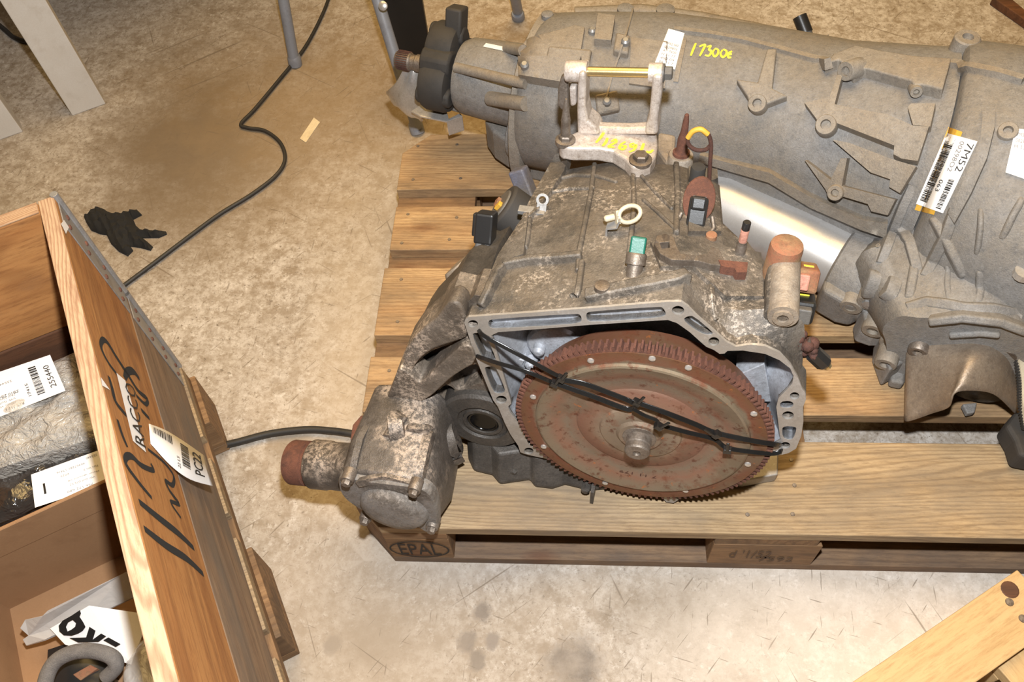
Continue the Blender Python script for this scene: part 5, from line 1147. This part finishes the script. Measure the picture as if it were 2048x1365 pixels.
# reading direction runs down the photograph: quad corners tl, tr, br, bl of the reader's view
rq = [(1955, 283), (1886, 427), (1832, 408), (1893, 266)]
o = sticker(rq, 'paper', GR, 'barcode_sticker', 30, 20, .003, 'white bar code sticker on yellow tape', S=SY); f = onq(SY, rq, .0042); m = MB()
text_q(m, f, '7M52', .05, .44, .05, .27); text_q(m, f, '063', .60, .76, .46, .60); bars(m, f, .04, .95, .66, .93, 52, 5, True); bars(m, f, .56, .97, .13, .32, 22, 6, True); m.build('print', 'ink', o)
m = MB(); text_q(m, f, '00298O2', .05, .47, .35, .50); m.build('print', 'ink_grey', o)
rq = [(2031, 257), (2075, 262), (2060, 362), (2011, 345)]; o = sticker(rq, 'paper', GR, 'data_sticker', 6, 8, .0025, 'cream data sticker at the right edge'); f = onq(S2, rq, .0036); m = MB()
for k in range(3): text_q(m, f, ('7M52 063', '00298O2', 'H 17 51')[k], .12, .9, .08 + .13 * k, .16 + .13 * k)
m.build('print', 'ink_grey', o)
rq = [(1337, 57), (1369, 66), (1350, 139), (1308, 130)]; o = sticker(rq, 'paper', GR, 'data_sticker', 6, 10, .002, 'narrow white data sticker behind the bracket'); f = onq(S2, rq, .0031); m = MB()
for k in range(6): text_q(m, f, ('7M52 063', '0029802', 'A 17300', 'H 51 17', '452 09', '06 31 7')[k], .15, .85, .34 + .1 * k, .40 + .1 * k)
m.build('print', 'ink_grey', o)
rq = [(972, 86), (1040, 100), (1037, 108), (966, 93)]; sticker(rq, 'paper', GR, 'data_sticker', 8, 4, .0015, 'white sticker on top of the tail housing')
yp = MB(); z_c3 = c3p
def onm(u, v): P, N = S2.hit(u, v); return P - ray(u, v) * .0025
strokes(yp, onm, [(c3p(l), 1.) for l in ([(128, 252), (112, 290), (98, 326)], [(148, 272), (182, 262), (165, 300), (150, 328)], [(190, 275), (215, 268), (205, 290), (218, 300), (205, 325), (180, 322)], [(240, 285), (226, 310), (238, 330), (256, 315), (258, 292), (240, 283)], [(285, 290), (272, 315), (285, 334), (304, 320), (306, 298), (288, 288)],
    [(340, 300), (318, 312), (318, 335), (335, 335)], [(310, 318), (338, 316)])], .0018, -ray(1420, 100))
yp.build('painted_digits', 'paint_yellow', GR, label='yellow hand-painted digits')
# ------------------------------------------------------------------ things in the background and on the floor
def simple(name, mb, mat, label, cat, smooth=None, bevel=None, group=None):
    c = sum(mb.v, Vector()) / len(mb.v); c.z = min(p.z for p in mb.v)
    for p in mb.v: p -= c
    o = mb.build(name, mat, None, smooth=smooth, bevel=bevel); o.location = c; return tag(o, label, cat, group)
# workbench standing at the upper left: two painted legs reach the floor inside the picture
la = [atz(*p, 0) for p in ((145, 232), (212, 208))]; lb_ = [atz(*p, 0) for p in ((0, 286), (46, 264))]
wx = (la[1] - la[0]).normalized(); wy = Vector((-wx.y, wx.x, 0))
WB = empty('workbench', la[0] + wx * -.1 + wy * .35, 'workbench standing on pale painted flat legs at the upper left', 'workbench')
def leg(p, nm='leg'):
    m = MB(); m.obox(p, wx * .078, wy * .04, Z3 * .84); return m.build(nm, 'paint_white', WB, bevel=.002)
leg(la[0]); leg(lb_[1] - wx * .078); leg(la[0] + wy * .62); leg(lb_[1] - wx * .078 + wy * .62)
m = MB(); m.obox(la[0] - wx * 1.3 + wy * .10 + Z3 * .84, wx * 2.1, wy * .72, Z3 * .04); m.build('bench_top', 'wood_block', WB, bevel=.003)
# trestle behind the rear gearbox: grey tubes with rubber feet, black upright panel
t1 = atz(591, 131, 0); t2 = atz(836, 266, 0); t3 = atz(1037, 36, 0)
TR = empty('tubular_stand', (t1 + t2 + t3) / 3, 'grey tubular stand with black upright panel behind the rear gearbox', 'stand')
def tleg(a, px_top, z, ztop):
    b = Vector(atz(*px_top, z)); b = a + (b - a) * (ztop / z); m = MB(); m.cyl(a + Z3 * .012, a + (b - a) * 1.0, .0125, 16); m.build('leg', 'paint_grey', TR, smooth=40); m = MB(); m.lathe([(.0155, 0), (.016, .004), (.016, .02), (.0135, .026)], a, (b - a).normalized(), 16); m.build('foot', 'paint_grey', TR, smooth=40)
    return b
h1 = tleg(t1, (566, -10), .16, .46); h3 = tleg(t3, (1026, -20), .12, .46); h2 = tleg(t2, (752, -10), .26, .46)
for a_, b_ in ((h1, h3), (h1, h2), (h2, h3)):
    m = MB(); m.cyl(a_, b_, .0125, 16); m.build('rail', 'paint_grey', TR, smooth=40)
m = MB(); a0 = Vector(atz(788, 104, .10)); a1 = Vector(atz(860, 96, .10)); dn = (a1 - a0).normalized(); nn_ = Vector((-dn.y, dn.x, .0)); m.obox(a0 - Z3 * .1, a1 - a0, nn_ * .035, Z3 * .42); m.build('upright_panel', 'paint_black', TR, bevel=.002)
m = MB(); m.lathe([(.009, 0), (.009, .006), (.005, .008)], Vector(atz(767, 12, .27)), (0, -.8, .6), 14); m.build('knob', 'bright_steel', TR, smooth=40)
# cables and tape
cp_ = [atz(*p, .006) for p in ((665, -30), (648, 22), (610, 95), (560, 158), (510, 218), (482, 248), (496, 256), (530, 262), (560, 285), (570, 318), (553, 350), (505, 388), (440, 428), (380, 472), (310, 525), (255, 566), (210, 600), (150, 650))]
m = MB(); m.tube(catmull(cp_, 8), .0042, 8); simple('power_cable', m, 'cable_black', 'thin black cable curling across the floor at the upper left', 'cable', 60)
cp_ = [atz(*p, .006) for p in ((-20, 35), (8, 58), (30, 76), (60, 84), (95, 80))]; m = MB(); m.tube(catmull(cp_, 8), .006, 8); simple('power_cable', m, 'cable_black', 'short black cable behind the painted bench leg', 'cable', 60)
hp = [Vector(atz(*p, z)) for p, z in (((425, 895), .010), ((470, 886), .010), ((540, 868), .010), ((610, 860), .011), ((660, 862), .012), ((705, 868), .014), ((760, 880), .014))]
m = MB(); m.tube(catmull(hp, 10), .0062, 12); simple('rubber_hose', m, 'cable_black', 'black rubber hose on the floor between crate and front gearbox', 'hose', 60)
m = MB(); q = [atz(*p, .0006) for p in ((628, 236), (640, 245), (612, 286), (600, 278))]; m.prism(q, Z3 * .0012); simple('masking_tape', m, 'tape_cream', 'small strip of cream tape stuck to the floor', 'tape')
# black work glove lying on the floor
def heap(px, step, hmax, slope, wr, seed=1):
    """a soft flat thing on the floor: height grows inwards from its outline px, with creases"""
    l = resample(px, step); pts = list(l); edges = [(i, (i + 1) % len(l)) for i in range(len(l))]; rr = random.Random(seed)
    x0 = min(p[0] for p in px); x1 = max(p[0] for p in px); y0 = min(p[1] for p in px); y1 = max(p[1] for p in px); yy = y0
    while yy < y1:
        xx = x0
        while xx < x1:
            p = (xx + rr.uniform(-.3, .3) * step, yy + rr.uniform(-.3, .3) * step)
            if inside(p, px) and min((Vector(p) - Vector(q)).length for q in l) > step * .55: pts.append(p)
            xx += step
        yy += step
    vs, es, fs, *_ = geometry.delaunay_2d_cdt([Vector(p) for p in pts], edges, [], 0, 1e-4)
    tri = [tuple(f) for f in fs if inside((sum(vs[i][0] for i in f) / 3, sum(vs[i][1] for i in f) / 3), px)]
    def seg(p):
        return min((Vector(p) - geometry.intersect_point_line(Vector(p).to_3d(), Vector(l[i]).to_3d(), Vector(l[(i + 1) % len(l)]).to_3d())[0].to_2d()).length if 0 <= geometry.intersect_point_line(Vector(p).to_3d(), Vector(l[i]).to_3d(), Vector(l[(i + 1) % len(l)]).to_3d())[1] <= 1 else (Vector(p) - Vector(l[i])).length for i in range(len(l)))
    top = []
    for p in vs:
        d = seg(p) * .0011; z = .003 + hmax * (1 - math.exp(-d * slope)) + wr * math.sin(p[0] * .31 + p[1] * .12) * math.cos(p[1] * .27 - p[0] * .08) * min(1, d / .006)
        top.append(Vector(atz(p[0], p[1], .008)) * 1.0 + Z3 * (max(z, .002) - .008))
    n = len(top); cnt = {}
    for f in tri:
        for i in range(3): e = (f[i], f[(i + 1) % 3]); cnt.setdefault((min(e), max(e)), []).append(e)
    m = MB(); m.add(top + [Vector((p.x, p.y, .0005)) for p in top], tri + [(e[0][1], e[0][0], e[0][0] + n, e[0][1] + n) for e in cnt.values() if len(e) == 1]); return m
gl_px = [(x * .3663, 360 + y * .3663) for x, y in ((450, 190), (490, 170), (520, 140), (560, 150), (590, 170), (640, 175), (740, 152), (768, 180), (720, 205), (735, 240), (760, 262), (900, 272), (905, 285), (860, 305), (770, 306), (800, 330), (828, 355), (815, 375), (760, 360), (705, 352), (720, 375), (690, 405), (640, 380), (600, 340), (575, 290), (540, 285), (490, 265), (465, 225))]
simple('work_glove', heap(gl_px, 4.5, .022, 90, .006), 'cloth_black', 'crumpled black work glove lying on the floor', 'glove', 40)
# pine pallet corner at the lower right
dp = (atz(1705, 1365, .14) - atz(2035, 1140, .14)).normalized(); npl = Vector((-dp.y, dp.x, 0)); e0 = atz(2035, 1140, .14); 
if npl.dot(atz(1950, 1365, .14) - e0) < 0: npl = -npl
PP = empty('pine_pallet', e0 + dp * .3 + npl * .3 - Z3 * .14, 'yellow pine pallet corner at the lower right', 'pallet')
PP.location.z = 0
def pine(nm, s0, s1, t0, t1, z0, z1, along=True, mat='wood_pine'):
    c = Vector((e0.x, e0.y, 0)) + dp * (s0 + s1) / 2 + npl * (t0 + t1) / 2 + Z3 * (z0 + z1) / 2; x = dp if along else npl
    return lbox(nm, mat_from(c, x, Z3.cross(x), Z3), ((s1 - s0, t1 - t0) if along else (t1 - t0, s1 - s0)) + (z1 - z0,), mat, PP)
for k in range(5): pine('deck_board', 0, .8, .155 * k, .155 * k + .076, .12, .14)
for s in (.02, .36, .7): pine('cross_board', s, s + .085, -.0 if s > .1 else .004, .70, .098, .119, False); 
for s in (.02, .36, .7):
    for t in (.0, .31, .6): pine('block', s, s + .085, t + .004, t + .09, .02, .097)
for t in (0., .31, .6): pine('bottom_board', 0, .8, t, t + .09, 0, .019)
nk = MB().lathe([(.0055, 0), (.005, .0012), (.0005, .0016)], (0, 0, 0), (0, 0, 1), 12).build('nail', 'steel_dull', None, smooth=40); k = 0
for px in ((2019, 1205), (2046, 1238)):
    M = Matrix.Translation(atz(*px, .1402))
    if k == 0: nk.parent = PP; nk.matrix_local = Matrix.Translation(-PP.location) @ M; k = 1
    else: placed(nk, 'nail', M, PP)
m = MB(); c = atz(2020, 1180, .1404); m.lathe([(.0115, 0), (.010, .0006)], c, Z3, 16); m.build('knot', 'wood_dark', PP)
m = MB(); bo = Vector((e0.x, e0.y, .001)) + dp * .112 + npl * .096; m.obox(bo, dp * .24, npl * .2, Z3 * .05); simple('black_slab', m, 'plastic_black', 'plain black tray under the pine boards', 'slab', bevel=.004)  # plain black block filling the space between the pallet's lower boards
# dark board end at the upper right corner
m = MB(); q = [atz(*p, .02) for p in ((1985, -6), (2015, -10), (2075, 40), (2060, 46))]; m.prism(q, Z3 * -.02); simple('timber_offcut', m, 'wood_dark', 'dark timber edge at the upper right corner', 'timber', bevel=.002)
# ------------------------------------------------------------------ goods inside the crate
def cz(px, z): return Vector(atz(px[0], px[1], z))
def cushion(pxs, zt, zb, mat, nx=26, ny=20, amp=.008, seed=1, bulge=.02, rnd=.0):
    """a wrapped parcel: wrinkled top over a px quad (tl, tr, br, bl) at height zt, sides down to zb"""
    rr = random.Random(seed); ph = [(rr.uniform(-150, 190), rr.uniform(-150, 190), rr.uniform(0, 6)) for _ in range(9)]
    q = [cz(p, zt) for p in pxs]; rows = []
    for j in range(ny + 1):
        row = []
        for i in range(nx + 1):
            s_, t = i / nx, j / ny; p = q[0].lerp(q[1], s_).lerp(q[3].lerp(q[2], s_), t)
            w = sum(math.sin(p.x * a + p.y * b + c) for a, b, c in ph) / 4.
            e = (1 - abs(2 * s_ - 1) ** 4) * (1 - abs(2 * t - 1) ** 4); row.append(p + Z3 * (w * amp * (.3 + .7 * e) + bulge * e))
        rows.append(row)
    m = MB(); n = nx + 1; m.add([p for r in rows for p in r], [(j * n + i, j * n + i + 1, (j + 1) * n + i + 1, (j + 1) * n + i) for j in range(ny) for i in range(nx)])
    rim = [rows[0][i] for i in range(nx + 1)] + [rows[j][nx] for j in range(1, ny + 1)] + [rows[ny][i] for i in range(nx - 1, -1, -1)] + [rows[j][0] for j in range(ny - 1, 0, -1)]
    m.loft([rim, [Vector((p.x, p.y, zb)) for p in rim]], False, True); return m
# sheet of dark timber against the back
m = cushion([(-60, 800), (160, 700), (222, 866), (-40, 948)], .335, .16, 'bubble_wrap', 90, 66, .005, 3, .012); S3 = Surf(m)
# the object showing through the wrap
c0 = cz((60, 830), .30)
PK = empty('wrapped_parcel', (c0.x, c0.y, .16), 'bubble-wrapped parcel with white bar code label in the crate', 'parcel')
m.build('bubble_wrap', 'bubble_wrap', PK, smooth=70)
mi = cushion([(-40, 815), (145, 725), (200, 856), (-30, 930)], .318, .17, 'x', 14, 10, .004, 5, .008); mi.build('part_inside', 'galvanised', PK, smooth=60)
def flat(z): return Surf(MB().add([(-3, -3, z), (3, -3, z), (3, 3, z), (-3, 3, z)], [(0, 1, 2, 3)]))
S3 = flat(.347)
def clabel(quad, z, parent, S, name, label):
    g = drape(S, quad, 8, 5, .006); mm = MB(); mm.add(g, [(j * 9 + i, j * 9 + i + 1, (j + 1) * 9 + i + 1, (j + 1) * 9 + i) for j in range(5) for i in range(8)]); o = mm.build(name, 'paper', parent, smooth=70, label=label); return o
lq = [(118, 778), (100, 708), (-62, 762), (-40, 850)]       # reading direction of the main lines runs up the photograph
o = clabel([(-62, 765), (100, 710), (131, 782), (-40, 850)], .35, PK, S3, 'label', 'white label with bar code'); fq = onq(S3, [(-62, 765), (100, 710), (131, 782), (-40, 850)], .0072); m = MB()
def rot_text(mb, fn, s, cx, cy, w, h, flip=True):
    """text turned by 180 degrees in the label's own frame"""
    vs, fs, asp = text2d(s); mb.add([fn(cx + w / 2 - w * p[0], cy - h / 2 + h * p[1]) for p in vs], fs)
def side_text(mb, fn, s, x, y0, y1, h, bold=0):
    """text reading upwards along the label's short side"""
    vs, fs, asp = text2d(s, bold); mb.add([fn(x - h / 2 + h * (1 - p[1]), y1 + (y0 - y1) * p[0]) for p in vs], fs)
bars(m, fq, .70, .79, .14, .86, 24, 11); side_text(m, fq, '255440', .90, .22, .80, .07); side_text(m, fq, '17415', .62, .48, .80, .035)
rot_text(m, fq, 'R2R 755 6', .42, .90, .22, .06); rot_text(m, fq, 'ZB10 ZB4', .40, .58, .24, .06)
m.build('print', 'ink', o); m = MB()
for k in range(4): rot_text(m, fq, ('Motor VII 75C', 'VW Golf VII', 'ZB10 204436', '255440')[k], .30 + .03 * k, .80 - .085 * k - (.25 if k == 3 else 0), .3 - .04 * k, .045)
m.build('print', 'ink_grey', o)
# dark film-wrapped parcel with the second label
m = cushion([(-40, 968), (210, 880), (235, 945), (-25, 1058)], .30, .16, 'x', 30, 18, .005, 8, .012); S4 = flat(.314); c0 = cz((90, 960), .3); PK2 = empty('wrapped_parcel', (c0.x, c0.y, .16), 'dark film-wrapped parcel with white label beside the cardboard box', 'parcel'); m.build('film', 'dark_film', PK2, smooth=70)
q2 = [(62, 950), (200, 900), (225, 965), (70, 1016)]; o = clabel(q2, .33, PK2, S4, 'label', 'white printed label'); fq = onq(S4, q2, .0072); m = MB()
for k, (s, x, y, w, h) in enumerate((('255440', .86, .10, .16, .06), ('40467281 17416', .55, .22, .4, .06), ('2022', .45, .36, .12, .05), ('Part VIII Z', .80, .40, .2, .05), ('Motor (gummi) VB', .68, .55, .42, .05), ('VW Golf GTE 5Z', .65, .68, .34, .05), ('7S6 172 680', .6, .86, .34, .06))): rot_text(m, fq, s, x, y, w, h)
m.build('print', 'ink_grey', o); m = MB(); m.add([fq(*p) for p in ((.14, .38), (.17, .38), (.17, .7), (.14, .7))], [(0, 1, 2, 3)]); m.build('print', 'ink', o)
# cardboard box: far wall with fold line, left wall and floor
zt = .335; a = cz((-60, 1088), zt); b = cz((262, 940), zt); bx = (b - a).normalized(); by = Vector((bx.y, -bx.x, 0))
if by.dot(Vector(CP) - a) < 0: by = -by
CBX = empty('cardboard_box', a + bx * .2 + by * .15 - Z3 * (zt - .146), 'open brown cardboard box inside the crate', 'box')
m = MB(); m.obox(a - bx * .1, bx * ((b - a).length + .12), -by * .004, -Z3 * (zt - .146)); m.build('wall', 'cardboard', CBX, bevel=.001)
m = MB(); m.obox(a + bx * .02 + Z3 * 0 - bx * .1, bx * ((b - a).length + .1), by * .0012, -Z3 * .055); m.build('flap', 'cardboard', CBX, bevel=.0005)
m = MB(); m.obox(a - bx * .1 - Z3 * (zt - .146), bx * ((b - a).length + .12), by * .34, Z3 * .004); m.build('bottom', 'cardboard', CBX)
pl_ = cz((30, 1255), .19); m = MB(); d_ = (pl_ - a).dot(bx); m.obox(a + bx * (d_ - .02) - Z3 * (zt - .15), by * .34, bx * -.004, Z3 * .10); m.build('wall', 'cardboard', CBX)
# frosted plastic strip, white bag with bold black letters, foam ring, clear bags
st = [cz(p, z) for p, z in (((40, 1258), .215), ((50, 1240), .22), ((85, 1232), .23), ((95, 1222), .235), ((245, 1148), .255), ((275, 1132), .26), ((290, 1185), .225), ((175, 1238), .21), ((110, 1272), .20), ((90, 1280), .2), ((52, 1292), .19), ((45, 1280), .195), ((56, 1272), .20))]
m = MB(); m.prism(st, Z3 * -.003); simple('plastic_strip', m, 'frosted_plastic', 'frosted grey plastic strip with notched end in the cardboard box', 'packaging', bevel=.0006)
bgq = [(100, 1258), (178, 1212), (300, 1230), (262, 1330), (130, 1290)]
m = MB(); P = [cz(p, z) for p, z in zip(bgq, (.212, .235, .215, .19, .2))]; m.prism(P, Z3 * -.002); BG = simple('white_bag', m, 'paper', 'white plastic bag with bold black letters in the cardboard box', 'bag')
def bagpt(u, v): 
    n_ = (P[1] - P[0]).cross(P[3] - P[0]).normalized(); 
    if n_.z < 0: n_ = -n_
    return Vector(atp(u, v, (P[0] + P[1] + P[3]) / 3 + n_ * .004, n_))
m = MB(); lt = lambda l: [bagpt(x * .2235, 1060 + y * .2235) for x, y in l]
for l, hole in (([(715, 720), (725, 750), (712, 780), (745, 830), (765, 870), (740, 905), (700, 930), (640, 950), (570, 945), (530, 910), (525, 860), (560, 815), (640, 770)], [(590, 870), (610, 830), (650, 808), (680, 835), (672, 870), (640, 895), (605, 912)]), ):
    tris = geometry.tessellate_polygon([[Vector((p[0], p[1], 0)) for p in l], [Vector((p[0], p[1], 0)) for p in hole]]); m.add(lt(l + hole), [tuple(t_) for t_ in tris])
for l in ([(620, 970), (770, 965), (800, 870), (855, 905), (830, 985), (905, 930), (950, 955), (880, 1005), (700, 1010)], [(925, 990), (970, 965), (1080, 1025), (1035, 1050)]):
    tris = geometry.tessellate_polygon([[Vector((p[0], p[1], 0)) for p in l]]); m.add(lt(l), [tuple(t_) for t_ in tris])
m.build('bold_letters', 'ink', BG)
fr_ = [cz(p, z) for p, z in (((88, 1410), .20), ((92, 1360), .215), ((110, 1325), .222), ((145, 1306), .225), ((185, 1303), .225), ((222, 1314), .22), ((232, 1334), .21), ((212, 1356), .2))]
m = MB(); m.tube(catmull(fr_, 8), .0095, 14); simple('foam_hose', m, 'foam_grey', 'grey foam-covered hose loop in the cardboard box', 'hose', 60)
m = cushion([(252, 1325), (338, 1225), (420, 1420), (250, 1440)], .195, .16, 'x', 18, 14, .008, 21, .03); simple('clear_bag', m, 'clear_plastic', 'crumpled clear plastic bag against the near crate wall', 'bag', 70)
m = cushion([(95, 1300), (200, 1270), (240, 1400), (90, 1420)], .168, .155, 'x', 10, 8, .004, 13, .01); simple('black_part', m, 'plastic_black', 'black plastic part under the foam hose loop', 'car part', 70)
m = MB(); q = [cz(p, .18) for p in ((145, 1350), (180, 1330), (195, 1338), (160, 1362))]; m.prism(q, Z3 * -.008); simple('red_part', m, 'rust_bright', 'small red plastic piece beside the foam hose', 'car part', bevel=.001)
